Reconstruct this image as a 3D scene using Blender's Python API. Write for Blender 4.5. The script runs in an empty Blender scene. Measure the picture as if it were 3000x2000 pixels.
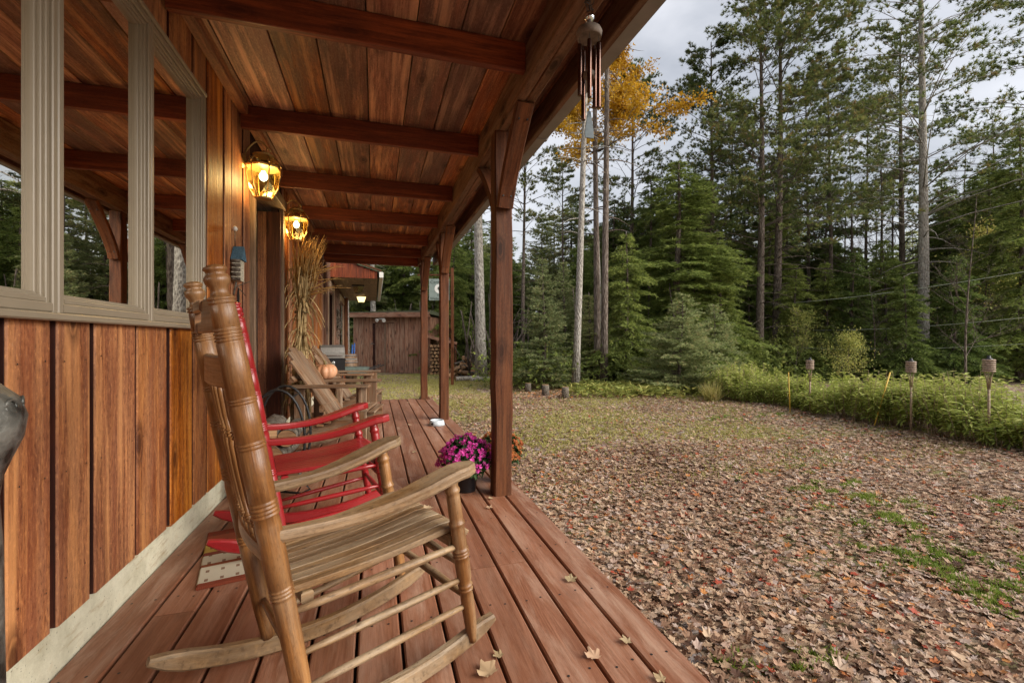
import bpy, math, random
import numpy as np
from mathutils import Vector, Matrix
R = math.radians
rnd = random.Random(11)
nr = np.random.default_rng(7)
C = bpy.context.scene.collection
sc = bpy.context.scene

# ------------------------------------------------------------------ camera, sky, sun, exposure
F, XV, YV = 1333.33, 1097.5, 995.4
YAW = math.atan((1500 - XV) / F); SY, CY = math.sin(YAW), math.cos(YAW)
cam = bpy.data.cameras.new('camera'); co = bpy.data.objects.new('camera', cam); C.objects.link(co)
co.location = (0, 0, 1.0); co.rotation_euler = (R(90), 0, -YAW)
cam.lens = 16; cam.sensor_width = 36; cam.shift_y = -0.0015; cam.clip_start = 0.02; cam.clip_end = 2000
sc.camera = co
SUN_EL, SUN_AZ = 30, 126          # azimuth clockwise from +Y (the way the porch runs)
w = bpy.data.worlds.new('World'); sc.world = w; w.use_nodes = True
nt = w.node_tree; nt.nodes.clear()
sky = nt.nodes.new('ShaderNodeTexSky'); sky.sky_type = 'NISHITA'; sky.sun_disc = False
sky.sun_elevation = R(SUN_EL); sky.sun_rotation = R(SUN_AZ); sky.air_density = 1.2; sky.dust_density = 3
tc = nt.nodes.new('ShaderNodeTexCoord'); mp = nt.nodes.new('ShaderNodeMapping'); mp.inputs['Scale'].default_value = (1, 1, 2.6)
n1 = nt.nodes.new('ShaderNodeTexNoise'); n1.inputs['Scale'].default_value = 2.4; n1.inputs['Detail'].default_value = 6; n1.inputs['Roughness'].default_value = .5
n1.inputs['Distortion'].default_value = .3
cr = nt.nodes.new('ShaderNodeValToRGB')
cr.color_ramp.elements[0].position = .34; cr.color_ramp.elements[0].color = (.84, .87, .95, 1)
cr.color_ramp.elements[1].position = .68; cr.color_ramp.elements[1].color = (1.75, 1.74, 1.80, 1)
mx = nt.nodes.new('ShaderNodeMix'); mx.data_type = 'RGBA'; mx.inputs[0].default_value = .93
bg = nt.nodes.new('ShaderNodeBackground'); bg.inputs[1].default_value = .1
wo = nt.nodes.new('ShaderNodeOutputWorld')
L = nt.links.new
L(tc.outputs['Generated'], mp.inputs[0]); L(mp.outputs[0], n1.inputs[0]); L(n1.outputs[0], cr.inputs[0])
L(sky.outputs[0], mx.inputs[6]); L(cr.outputs[0], mx.inputs[7]); L(mx.outputs[2], bg.inputs[0]); L(bg.outputs[0], wo.inputs[0])
sl = bpy.data.lights.new('sun', 'SUN'); sl.energy = 1.1; sl.angle = R(50); sl.color = (1, .95, .87)
so = bpy.data.objects.new('sun', sl); C.objects.link(so)
sd = Vector((math.sin(R(SUN_AZ)) * math.cos(R(SUN_EL)), math.cos(R(SUN_AZ)) * math.cos(R(SUN_EL)), math.sin(R(SUN_EL))))
so.rotation_euler = sd.to_track_quat('Z', 'Y').to_euler(); so.location = (6, -6, 12)
sc.view_settings.view_transform = 'Standard'; sc.view_settings.look = 'None'
sc.view_settings.exposure = 2.48; sc.view_settings.gamma = 1
sc.cycles.max_bounces = 8; sc.cycles.transparent_max_bounces = 12; sc.cycles.sample_clamp_indirect = 6
GZ = -.25     # level of the yard below the deck (deck top is z = 0)

def at(x, t, z=GZ):       # a spot x across the photograph (3000 wide), t metres ahead
    d = (x - 1500) / F
    return Vector((t * (SY + d * CY), t * (CY - d * SY), z))

# ------------------------------------------------------------------ object helpers
def tag(o, label=None, cat=None, group=None, kind=None):
    if label: o['label'] = label
    if cat: o['category'] = cat
    if group: o['group'] = group
    if kind: o['kind'] = kind
    return o
def empty(name, label, cat, loc=(0, 0, 0), rz=0, group=None):
    o = bpy.data.objects.new(name, None); C.objects.link(o); o.empty_display_size = .1
    o.location = loc; o.rotation_euler = (0, 0, rz)
    return tag(o, label, cat, group)
def link_mesh(me, name, mats, parent=None):
    o = bpy.data.objects.new(name, me); C.objects.link(o)
    for m in (mats if isinstance(mats, (list, tuple)) else [mats]): me.materials.append(m)
    if parent: o.parent = parent
    return o
def copy_tree(o, parent=None):
    c = o.copy(); C.objects.link(c); c.parent = parent
    for ch in list(o.children): copy_tree(ch, c)
    return c
def vec(a): return Vector(a)
def seed(): return (rnd.random(), rnd.random(), rnd.random(), 1)
def crect(w, h, c=.004):
    a, b = w / 2, h / 2; c = min(c, a * .9, b * .9)
    return [(-a + c, -b), (a - c, -b), (a, -b + c), (a, b - c), (a - c, b), (-a + c, b), (-a, b - c), (-a, -b + c)]
def circ(r, n=12, e=1.0): return [(r * math.cos(2 * math.pi * k / n), r * e * math.sin(2 * math.pi * k / n)) for k in range(n)]

class MB:
    def __init__(s): s.v = []; s.f = []; s.uv = []; s.sd = []; s.mi = []; s.sm = []
    def face(s, idx, uvs, sd, mi=0, sm=False):
        s.f.append(idx); s.uv.extend(uvs); s.sd.extend([sd] * len(idx)); s.mi.append(mi); s.sm.append(sm)
    def sweep(s, pts, prof, up=(0, 0, 1), sd=None, mi=0, sm=False, caps=True, u0=0):
        sd = sd or seed(); pts = [vec(p) for p in pts]; up = vec(up).normalized(); n = len(pts); rings = []; u = u0; us = []
        for i, p in enumerate(pts):
            t = (pts[min(i + 1, n - 1)] - pts[max(i - 1, 0)])
            t = t.normalized() if t.length > 1e-9 else Vector((0, 0, 1))
            uu = up if abs(t.dot(up)) < .98 else Vector((1, 0, 0))
            sv = t.cross(uu).normalized(); uv_ = sv.cross(t).normalized()
            pr = prof(i, n) if callable(prof) else prof
            if i: u += (p - pts[i - 1]).length
            us.append(u); b = len(s.v)
            s.v.extend([p + sv * a + uv_ * c for a, c in pr]); rings.append(b)
        m = len(pr); per = [0]
        for k in range(m):
            a, b = pr[k], pr[(k + 1) % m]; per.append(per[-1] + math.dist(a, b))
        for i in range(n - 1):
            for k in range(m):
                k2 = (k + 1) % m
                s.face((rings[i] + k, rings[i] + k2, rings[i + 1] + k2, rings[i + 1] + k),
                       ((us[i], per[k]), (us[i], per[k + 1]), (us[i + 1], per[k + 1]), (us[i + 1], per[k])), sd, mi, sm)
        if caps:
            for i, rev in ((0, True), (n - 1, False)):
                idx = [rings[i] + k for k in range(m)]; pq = list(prof(i, n) if callable(prof) else prof)
                if rev: idx = idx[::-1]; pq = pq[::-1]
                s.face(tuple(idx), [(us[i] + a * .3, b) for a, b in pq], sd, mi, False)
        return s
    def board(s, p0, p1, w, h, up=(0, 0, 1), ch=.004, sd=None, mi=0):
        return s.sweep([p0, p1], crect(w, h, ch), up, sd, mi, u0=rnd.random() * 3)
    def bx(s, x0, x1, y0, y1, z0, z1, axis='z', ch=.003, sd=None, mi=0):
        cx, cy, cz = (x0 + x1) / 2, (y0 + y1) / 2, (z0 + z1) / 2
        if axis == 'z': return s.board((cx, cy, z0), (cx, cy, z1), y1 - y0, x1 - x0, (1, 0, 0), ch, sd, mi)
        if axis == 'y': return s.board((cx, y0, cz), (cx, y1, cz), x1 - x0, z1 - z0, (0, 0, 1), ch, sd, mi)
        return s.board((x0, cy, cz), (x1, cy, cz), y1 - y0, z1 - z0, (0, 0, 1), ch, sd, mi)
    def lathe(s, A, B, prof, n=16, sd=None, mi=0, sm=True, up=(0, 0, 1)):
        A, B = vec(A), vec(B); d = B - A
        pts = [A + d * q for q, _ in prof]; rs = [r for _, r in prof]
        tdir = d.normalized(); upv = vec(up) if abs(tdir.dot(vec(up))) < .98 else Vector((1, 0, 0))
        sv = tdir.cross(upv).normalized(); uv_ = sv.cross(tdir).normalized(); sd = sd or seed(); base = []
        u = 0; us = []
        for i, p in enumerate(pts):
            if i: u += (p - pts[i - 1]).length + abs(rs[i] - rs[i - 1])
            us.append(u); base.append(len(s.v))
            s.v.extend([p + sv * (rs[i] * math.cos(2 * math.pi * k / n)) + uv_ * (rs[i] * math.sin(2 * math.pi * k / n)) for k in range(n)])
        rm = max(rs)
        for i in range(len(pts) - 1):
            for k in range(n):
                k2 = (k + 1) % n; va, vb = 2 * math.pi * k / n * rm, 2 * math.pi * (k + 1) / n * rm
                s.face((base[i] + k, base[i] + k2, base[i + 1] + k2, base[i + 1] + k), ((us[i], va), (us[i], vb), (us[i + 1], vb), (us[i + 1], va)), sd, mi, sm)
        for i, rev in ((0, True), (len(pts) - 1, False)):
            if rs[i] > 1e-4:
                idx = [base[i] + k for k in range(n)]; q = [(us[i] + math.cos(k) * rs[i] * .3, math.sin(k) * rs[i]) for k in range(n)]
                if rev: idx = idx[::-1]
                s.face(tuple(idx), q, sd, mi, False)
        return s
    def tube(s, pts, r, n=8, sd=None, mi=0, up=(0, 0, 1), caps=True):
        if callable(r): return s.sweep(pts, lambda i, m: circ(max(r(i / max(1, m - 1)), 1e-4), n), up, sd, mi, True, caps)
        return s.sweep(pts, circ(r, n), up, sd, mi, True, caps)
    def poly(s, pts, sd=None, mi=0, uvs=None):
        b = len(s.v); s.v.extend([vec(p) for p in pts]); sd = sd or seed()
        s.face(tuple(range(b, b + len(pts))), uvs or [(p[0] + p[1], p[2]) for p in pts], sd, mi, False); return s
    def slab(s, outline, z0, z1, sd=None, mi=0, axis=2):   # outline extruded along an axis
        sd = sd or seed(); n = len(outline)
        def P(a, b, c): return {2: (a, b, c), 1: (a, c, b), 0: (c, a, b)}[axis]
        b = len(s.v); s.v.extend([vec(P(a, c, z0)) for a, c in outline]); s.v.extend([vec(P(a, c, z1)) for a, c in outline])
        s.face(tuple(range(b + n - 1, b - 1, -1)), [tuple(q) for q in outline[::-1]], sd, mi); s.face(tuple(range(b + n, b + 2 * n)), [tuple(q) for q in outline], sd, mi)
        u = 0
        for k in range(n):
            k2 = (k + 1) % n; l = math.dist(outline[k], outline[k2])
            s.face((b + k, b + k2, b + n + k2, b + n + k), ((u, 0), (u + l, 0), (u + l, abs(z1 - z0)), (u, abs(z1 - z0))), sd, mi); u += l
        return s
    def build(s, name, mats, parent=None):
        me = bpy.data.meshes.new(name); me.from_pydata([tuple(v) for v in s.v], [], s.f)
        uvl = me.uv_layers.new(name='UVMap'); uvl.data.foreach_set('uv', np.array(s.uv, 'f').ravel())
        ca = me.color_attributes.new('seed', 'FLOAT_COLOR', 'CORNER'); ca.data.foreach_set('color', np.array(s.sd, 'f').ravel())
        me.polygons.foreach_set('material_index', s.mi); me.polygons.foreach_set('use_smooth', s.sm); me.update()
        return link_mesh(me, name, mats, parent)

def np_mesh(name, V, T, tint, mats, parent=None, mi=None):
    """V (n,3) vertices, T (m,3) triangles, tint (n,) per-vertex random number"""
    me = bpy.data.meshes.new(name); n, m = len(V), len(T)
    me.vertices.add(n); me.vertices.foreach_set('co', V.astype('f').ravel())
    me.loops.add(m * 3); me.loops.foreach_set('vertex_index', T.astype('i').ravel())
    me.polygons.add(m); me.polygons.foreach_set('loop_start', np.arange(0, m * 3, 3, dtype='i')); me.polygons.foreach_set('loop_total', np.full(m, 3, 'i'))
    a = me.attributes.new('tint', 'FLOAT', 'POINT'); a.data.foreach_set('value', tint.astype('f'))
    if mi is not None: me.polygons.foreach_set('material_index', mi.astype('i'))
    me.update(calc_edges=True)
    if name is None: return me
    return link_mesh(me, name, mats, parent)
def unit(a): return a / np.maximum(np.linalg.norm(a, axis=-1, keepdims=True), 1e-9)
def blades(P, D, L_, W, k, spread, flat=0.0):
    """k pointed blades from every point of P about direction D"""
    n = len(P); Pr = np.repeat(P, k, 0); Dr = np.repeat(D, k, 0)
    d = Dr + nr.normal(size=(n * k, 3)) * spread
    if flat: d[:, 2] *= (1 - flat)
    d = unit(d); s_ = unit(np.cross(d, nr.normal(size=(n * k, 3))))
    l = (L_ * nr.uniform(.6, 1.25, n * k))[:, None]; w_ = W * nr.uniform(.7, 1.3, n * k)[:, None]
    V = np.stack([Pr - s_ * w_ / 2, Pr + s_ * w_ / 2, Pr + d * l], 1).reshape(-1, 3)
    T = np.arange(n * k * 3).reshape(-1, 3); tint = np.repeat(np.repeat(nr.random(n), k) * .6 + nr.random(n * k) * .4, 3)
    return V, T, tint

# ------------------------------------------------------------------ materials
class NT:
    def __init__(s, name):
        s.m = bpy.data.materials.new(name); s.m.use_nodes = True; s.t = s.m.node_tree; s.t.nodes.clear()
        s.out = s.n('OutputMaterial')
    def n(s, typ, **kw):
        nd = s.t.nodes.new('ShaderNode' + typ)
        for k, v in kw.items(): setattr(nd, k, v)
        return nd
    def l(s, a, b): s.t.links.new(a, b)
    def inp(s, sock, v):
        if hasattr(v, 'is_output') or isinstance(v, bpy.types.NodeSocket): s.l(v, sock)
        else: sock.default_value = v
    def math(s, op, a, b=0, c=None):
        nd = s.n('Math', operation=op); s.inp(nd.inputs[0], a); s.inp(nd.inputs[1], b)
        if c is not None: s.inp(nd.inputs[2], c)
        return nd.outputs[0]
    def mix(s, f, a, b, mode='MIX'):
        nd = s.n('Mix', data_type='RGBA', blend_type=mode); s.inp(nd.inputs[0], f)
        s.inp(nd.inputs[6], a if not isinstance(a, tuple) else (*a, 1)[:4]); s.inp(nd.inputs[7], b if not isinstance(b, tuple) else (*b, 1)[:4]); return nd.outputs[2]
    def noise(s, vec_, scale=5, det=4, rough=.55, dist=0):
        nd = s.n('TexNoise'); 
        if vec_ is not None: s.l(vec_, nd.inputs[0])
        nd.inputs['Scale'].default_value = scale; nd.inputs['Detail'].default_value = det; nd.inputs['Roughness'].default_value = rough; nd.inputs['Distortion'].default_value = dist
        return nd.outputs[0]
    def ramp(s, f, stops):
        nd = s.n('ValToRGB'); s.l(f, nd.inputs[0]); e = nd.color_ramp.elements
        while len(e) < len(stops): e.new(.5)
        for q, (p, c) in zip(e, stops): q.position = p; q.color = (*c, 1) if isinstance(c, tuple) else (c, c, c, 1)
        return nd.outputs[0]
    def mr(s, v, a, b, c=0, d=1):
        nd = s.n('MapRange'); s.l(v, nd.inputs[0])
        for i, q in enumerate((a, b, c, d)): nd.inputs[i + 1].default_value = q
        return nd.outputs[0]
    def vmath(s, op, a, b):
        nd = s.n('VectorMath', operation=op); s.inp(nd.inputs[0], a); s.inp(nd.inputs[1], b); return nd.outputs[0]
    def bsdf(s, col, rough=.6, spec=.5, bump=None, bs=.3, bd=.01, metal=0, trans=0, coat=0):
        b = s.n('BsdfPrincipled'); s.inp(b.inputs['Base Color'], (*col, 1) if isinstance(col, tuple) else col)
        s.inp(b.inputs['Roughness'], rough); b.inputs['Specular IOR Level'].default_value = spec; b.inputs['Metallic'].default_value = metal
        b.inputs['Coat Weight'].default_value = coat; b.inputs['Coat Roughness'].default_value = .25
        if bump is not None:
            bn = s.n('Bump'); bn.inputs['Strength'].default_value = bs; bn.inputs['Distance'].default_value = bd; s.l(bump, bn.inputs['Height']); s.l(bn.outputs[0], b.inputs['Normal'])
        s.l(b.outputs[0], s.out.inputs[0]); return b

def wood(name, cols, worn=None, wornamt=.5, rough=.55, spec=.4, knots=1, ringy=1.0, fine=1.0, coat=0, var=.35, bs=.35, flecks=None, saw=0, huevar=0.0, pits=0):
    """wood grain run along each board's own length (UV in metres), every board offset by its own seed"""
    N = NT(name); uv = N.n('UVMap', uv_map='UVMap').outputs[0]; at_ = N.n('Attribute', attribute_name='seed').outputs[0]
    sp = N.n('SeparateXYZ'); N.l(at_, sp.inputs[0]); so_ = N.vmath('MULTIPLY', at_, (37., 23., 11.)); p = N.vmath('ADD', uv, so_)
    def sc_(x, y): return N.vmath('MULTIPLY', p, (x, y, 1))
    warp = N.noise(sc_(1.1, 4.5), 1, 2, .5)
    ring = N.math('SINE', N.math('MULTIPLY', N.noise(sc_(.55, 5.5), 1, 1.5, .45), 95 * ringy))
    ring = N.mr(ring, -1, 1)
    fin = N.noise(sc_(5, 190), 1, 4, .65)
    med = N.noise(sc_(3.2, 52), 1, 5, .7, .2); blot = N.noise(sc_(1.3, 6), 1, 6, .68, .8)
    col = N.ramp(blot, [(.3, cols[0]), (.5, cols[1]), (.72, cols[2])])
    col = N.mix(N.math('MULTIPLY', ring, .42), col, cols[0], 'MIX')
    col = N.mix(N.mr(fin, .35, .7, .42 * fine, 0), col, tuple(c * .35 for c in cols[0]))
    col = N.mix(N.mr(med, .44, .64, 0, .62 * fine), col, tuple(c * .45 for c in cols[0])); col = N.mix(N.mr(med, .5, .34, 0, .3 * fine), col, cols[2])
    if worn:
        wm = N.noise(sc_(2.2, 14), 1, 6, .7, .4); wm = N.math('MULTIPLY', N.mr(wm, .5 - .18 * wornamt, .72 - .2 * wornamt), N.mr(sp.outputs[2], 0, 1, .35, 1)); col = N.mix(wm, col, worn)
    if pits:
        pt = N.noise(sc_(48, 130), 1, 3, .65); col = N.mix(N.mr(pt, .55, .68, 0, pits), col, tuple(c * .3 for c in cols[0])); col = N.mix(N.mr(pt, .44, .34, 0, pits * .45), col, tuple(min(.9, c * 1.25) for c in cols[2]))
        bd_ = N.noise(sc_(.7, 15), 1, 3, .6); col = N.mix(N.mr(bd_, .48, .66, 0, .5), col, cols[0]); col = N.mix(N.mr(bd_, .46, .34, 0, .55), col, cols[2])
    if knots:
        vo = N.n('TexVoronoi', feature='F1', voronoi_dimensions='2D'); N.l(sc_(1.9, 5.0), vo.inputs[0]); vo.inputs['Scale'].default_value = 1; vo.inputs['Randomness'].default_value = .9
        k = N.math('ADD', vo.outputs[0], N.math('MULTIPLY', N.noise(sc_(14, 26), 1, 2), .05))
        kk = N.ramp(k, [(.085, 1.), (.12, .35), (.14, .75), (.23, 0.)]); ks = N.n('SeparateColor'); N.l(vo.outputs['Color'], ks.inputs[0]); col = N.mix(N.math('MULTIPLY', N.math('MULTIPLY', kk, N.mr(ks.outputs[0], .35, .75)), .85 * knots), col, tuple(c * .25 for c in cols[0]))
    v1 = N.mr(sp.outputs[0], 0, 1, 1 - var, 1 + var * .7); hs = N.n('HueSaturation'); N.l(col, hs.inputs['Color']); N.l(v1, hs.inputs['Value'])
    N.l(N.mr(sp.outputs[1], 0, 1, 1 - huevar * 3, 1 + huevar), hs.inputs['Saturation']); col = hs.outputs[0]
    if flecks:
        fl = N.noise(sc_(60, 160), 1, 2, .6); col = N.mix(N.math('MULTIPLY', N.mr(fl, .68, .76), flecks[1]), col, flecks[0])
    h = N.math('ADD', N.math('ADD', N.math('MULTIPLY', fin, .6), N.math('MULTIPLY', ring, .2)), N.math('MULTIPLY', med, -.6))
    if saw: h = N.math('ADD', h, N.math('MULTIPLY', N.noise(sc_(210, 9), 1, 2, .6), saw))
    N.bsdf(col, N.mr(fin, .3, .7, rough + .12, rough - .1), spec, h, bs, .004, coat=coat)
    return N.m

M = {}
M['siding'] = wood('cedar_siding', [(.20, .042, .010), (.52, .165, .032), (.70, .29, .07)], worn=(.30, .115, .045), wornamt=.5, rough=.5, spec=.3, var=.24, fine=1.15, bs=.6, saw=.4, huevar=.06, pits=.6, flecks=((.5, .36, .25), .35))
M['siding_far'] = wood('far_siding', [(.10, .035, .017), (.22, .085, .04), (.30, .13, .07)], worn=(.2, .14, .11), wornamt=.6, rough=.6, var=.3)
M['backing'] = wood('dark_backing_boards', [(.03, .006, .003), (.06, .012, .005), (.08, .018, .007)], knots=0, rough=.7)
M['ceiling'] = wood('rough_ceiling_planks', [(.26, .065, .024), (.76, .27, .10), (.86, .42, .18)], worn=(.15, .08, .055), wornamt=.9, rough=.6, var=.42, ringy=1.5, saw=.6, bs=.6, huevar=.08, fine=1.1, pits=.5)
M['joist'] = wood('stained_joists', [(.12, .024, .009), (.27, .055, .016), (.38, .09, .027)], rough=.5, var=.18, knots=.7, pits=.3)
M['post'] = wood('stained_posts', [(.075, .022, .008), (.15, .047, .016), (.20, .072, .027)], worn=(.12, .06, .034), wornamt=.4, rough=.6, spec=.2, var=.15, pits=.45)
M['header'] = wood('weathered_header', [(.07, .024, .012), (.17, .065, .03), (.28, .14, .08)], worn=(.27, .185, .12), wornamt=.75, rough=.7, spec=.2, var=.2, pits=.5)
M['deck'] = wood('red_brown_deck_stain', [(.19, .07, .034), (.27, .113, .06), (.32, .15, .09)], worn=(.40, .25, .175), wornamt=.3, rough=.45, spec=.3, knots=.35, ringy=1.8, fine=.35, var=.12, bs=.3, pits=.18)
M['oak'] = wood('varnished_oak', [(.13, .048, .013), (.27, .11, .03), (.37, .175, .052)], worn=(.33, .21, .11), wornamt=.25, rough=.36, spec=.5, knots=0, ringy=.8, fine=.8, var=.1, bs=.4, pits=.4)
M['oak_worn'] = wood('weathered_oak', [(.12, .058, .02), (.26, .14, .055), (.37, .225, .10)], worn=(.38, .29, .19), wornamt=.6, rough=.55, knots=0, ringy=.9, fine=1.0, var=.12, bs=.6, pits=.5)
M['redpaint'] = wood('red_paint', [(.22, .008, .01), (.27, .011, .013), (.32, .016, .018)], worn=None, wornamt=.1, rough=.32, spec=.5, knots=0, ringy=.2, fine=.2, var=.06, bs=.12, coat=.3)
M['adir'] = wood('adirondack_wood', [(.13, .05, .018), (.25, .115, .045), (.34, .185, .085)], worn=(.30, .22, .15), wornamt=.6, rough=.6, var=.2)
M['shed'] = wood('shed_boards', [(.18, .065, .035), (.40, .175, .10), (.50, .25, .15)], worn=(.42, .27, .18), wornamt=.5, rough=.7, var=.2)
M['doorw'] = wood('door_wood', [(.06, .016, .007), (.12, .032, .012), (.17, .05, .02)], rough=.5, var=.2)
M['trimw'] = wood('pale_trim', [(.2, .12, .07), (.33, .22, .14), (.4, .29, .2)], rough=.6, knots=0)
M['splitwood'] = wood('split_firewood', [(.24, .12, .055), (.48, .28, .14), (.62, .42, .24)], rough=.8, knots=0, var=.4)

def simple(name, col, rough=.6, spec=.5, metal=0, scale=30, amt=.25, bump=.2, bd=.003, coat=0, col2=None, obj=False):
    N = NT(name); c = N.n('TexCoord').outputs['Object']; n = N.noise(c, scale, 5, .6)
    cc = N.mix(N.mr(n, .35, .68), tuple(x * (1 - amt) for x in col), col2 or tuple(min(1, x * (1 + amt)) for x in col))
    N.bsdf(cc, rough, spec, n, bump, bd, metal, coat=coat); return N.m
M['vinyl'] = simple('tan_window_frame', (.27, .222, .16), .38, .5, 0, 12, .03, .0)
M['gasket'] = simple('dark_window_gasket', (.05, .042, .03), .5, .5, 0, 12, .1, .0)
M['gutter'] = simple('grey_aluminium_gutter', (.23, .215, .205), .45, .5, .1, 8, .12, .03)
M['brass'] = simple('brass', (.55, .40, .17), .4, .5, .7, 60, .15, .05)
M['black'] = simple('black_iron', (.02, .02, .021), .45, .5, .4, 80, .3, .2)
M['pot'] = simple('black_plastic_pot', (.012, .012, .014), .35, .5, 0, 40, .3, .02)
M['clay'] = simple('beige_pot', (.4, .3, .22), .6, .3, 0, 30, .15, .05)
M['bowl'] = simple('grey_white_bowl', (.5, .56, .6), .35, .5, 0, 20, .05, .02)
M['chrome'] = simple('chime_metal', (.12, .065, .05), .22, .5, .95, 30, .12, .02)
M['glassball'] = simple('silver_ball', (.75, .78, .8), .08, .5, 1, 20, .1, .02)
M['chimewood'] = simple('weathered_chime_wood', (.17, .135, .11), .7, .3, 0, 40, .3, .2)
M['slate'] = simple('slate_blue_sail', (.06, .085, .10), .5, .4, 0, 40, .25, .1)
M['pumpkin'] = simple('pumpkin_skin', (.56, .25, .12), .5, .4, 0, 9, .15, .1, col2=(.62, .34, .2))
M['stem'] = simple('dry_stem', (.2, .16, .08), .8, .2, 0, 60, .3, .5)
M['grill'] = simple('grey_grill_lid', (.24, .23, .21), .35, .5, .5, 30, .15, .05)
M['bark'] = simple('bark', (.11, .085, .065), .95, .1, 0, 26, .5, 1, .02, col2=(.22, .19, .155))
M['cast'] = simple('mottled_cast_metal', (.045, .048, .042), .4, .5, .3, 22, .6, .8, .01, col2=(.19, .185, .165))
M['white'] = simple('white_paint', (.7, .7, .66), .5, .5, 0, 30, .1, .05)
M['shedroof'] = simple('shed_roofing', (.09, .1, .06), .9, .2, 0, 20, .4, .8, .01)
M['green'] = simple('grey_green_steel', (.09, .115, .1), .5, .4, .2, 20, .2, .1)
M['orange'] = simple('orange_plastic', (.55, .13, .04), .5, .4, 0, 20, .2, .1)
M['blue'] = simple('blue_plastic', (.03, .1, .32), .5, .4, 0, 20, .2, .1)
M['galv'] = simple('barrel_wood_and_steel', (.16, .13, .115), .6, .4, 0, 20, .3, .1)
M['bamboo'] = simple('bamboo', (.28, .2, .12), .6, .4, 0, 30, .3, .2)
M['rattan'] = simple('woven_rattan', (.34, .25, .19), .8, .3, 0, 60, .4, .5)
M['yellow'] = simple('yellow_stake', (.6, .38, .05), .5, .4, 0, 20, .15, .1)
M['wire'] = simple('pale_wire', (.42, .45, .36), .5, .4, 0, 20, .1, .0)
M['straw'] = simple('dry_corn_straw', (.40, .27, .11), .75, .2, 0, 14, .3, .3, col2=(.56, .42, .22))
M['tassel'] = simple('golden_tassel', (.48, .28, .09), .75, .2, 0, 20, .25, .3, col2=(.62, .40, .16))
M['signm'] = simple('grey_green_sign', (.22, .27, .25), .5, .4, 0, 10, .1, .05)
M['signtext'] = simple('sign_lettering', (.04, .06, .05), .5, .4, 0, 10, .1, .0)
M['wovenwhite'] = simple('woven_cream', (.5, .46, .36), .9, .1, 0, 150, .5, .6)
M['wovenblue'] = simple('woven_blue', (.07, .14, .2), .9, .1, 0, 150, .3, .6)
M['room'] = simple('room_plaster', (.34, .27, .19), .9, .1, 0, 3, .1, .05)
M['reddoor'] = simple('red_door_edge', (.45, .02, .015), .4, .5, 0, 10, .05, .02)
M['concrete'] = None
def mk_concrete():
    N = NT('painted_foundation'); c = N.n('TexCoord').outputs['Object']; n = N.noise(c, 9, 6, .65); f = N.noise(c, 130, 2, .6)
    col = N.ramp(n, [(.35, (.52, .49, .36)), (.6, (.68, .65, .50)), (.75, (.6, .52, .35))])
    st = N.noise(N.vmath('MULTIPLY', c, (1, 2.5, 14.)), 2.4, 5, .7); col = N.mix(N.mr(st, .56, .7, 0, .65), col, (.36, .25, .13))
    col = N.mix(N.mr(f, .66, .73, 0, .8), col, (.10, .08, .05)); N.bsdf(col, .75, .3, N.math('ADD', n, N.math('MULTIPLY', f, .3)), .6, .01); M['concrete'] = N.m
mk_concrete()
def emis(name, col, st):
    N = NT(name); e = N.n('Emission'); e.inputs[0].default_value = (*col, 1); e.inputs[1].default_value = st; N.l(e.outputs[0], N.out.inputs[0]); return N.m
M['bulb'] = emis('lit_bulb', (1, .88, .55), 1.8)
M['dimbulb'] = emis('dim_lamp_panel', (1, .7, .3), .5)
def mk_glass(name, tint, gl, rough=.0, base=(.8, .8, .8), boost=1.0):
    N = NT(name); tr = N.n('BsdfTransparent'); tr.inputs[0].default_value = (*tint, 1); g = N.n('BsdfGlossy'); g.inputs[0].default_value = (*base, 1); g.inputs[1].default_value = rough
    if name == 'window_glass':
        c = N.n('TexCoord').outputs['Object']; n = N.noise(c, 7, 2, .5); b = N.n('Bump'); b.inputs['Strength'].default_value = .012; b.inputs['Distance'].default_value = .006; N.l(n, b.inputs['Height']); N.l(b.outputs[0], g.inputs['Normal'])
    fr = N.n('Fresnel'); fr.inputs[0].default_value = 1.5; f = N.math('ADD', N.math('MULTIPLY', fr.outputs[0], boost), gl); f = N.math('MINIMUM', f, .95)
    mxx = N.n('MixShader'); N.l(f, mxx.inputs[0]); N.l(tr.outputs[0], mxx.inputs[1]); N.l(g.outputs[0], mxx.inputs[2]); N.l(mxx.outputs[0], N.out.inputs[0]); return N.m
M['glass'] = mk_glass('window_glass', (.55, .55, .5), .42, base=(.95, .92, .85))
M['lampglass'] = mk_glass('lantern_glass', (.97, .93, .78), .015, 0, base=(.9, .8, .5), boost=.35)
def foliage(name, cols, tr=.4, rough=.6, objvar=.25):
    N = NT(name); a = N.n('Attribute', attribute_name='tint').outputs['Fac']; c = N.n('TexCoord').outputs['Object']
    n = N.noise(c, .9, 3, .6); f = N.math('ADD', N.math('MULTIPLY', a, .6), N.math('MULTIPLY', n, .4))
    k = len(cols); col = N.ramp(f, [(.22 + .56 * i / (k - 1), cc) for i, cc in enumerate(cols)])
    oi = N.n('ObjectInfo'); hs = N.n('HueSaturation'); N.l(col, hs.inputs['Color']); N.l(N.mr(oi.outputs['Random'], 0, 1, 1 - objvar, 1 + objvar), hs.inputs['Value']); N.l(N.mr(oi.outputs['Random'], 0, 1, .5 + .015, .5 - .015), hs.inputs['Hue'])
    d = N.n('BsdfPrincipled'); N.l(hs.outputs[0], d.inputs['Base Color']); d.inputs['Roughness'].default_value = rough; d.inputs['Specular IOR Level'].default_value = .25
    t = N.n('BsdfTranslucent'); N.l(hs.outputs[0], t.inputs[0]); m = N.n('MixShader'); m.inputs[0].default_value = tr
    N.l(d.outputs[0], m.inputs[1]); N.l(t.outputs[0], m.inputs[2]); N.l(m.outputs[0], N.out.inputs[0]); return N.m
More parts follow.
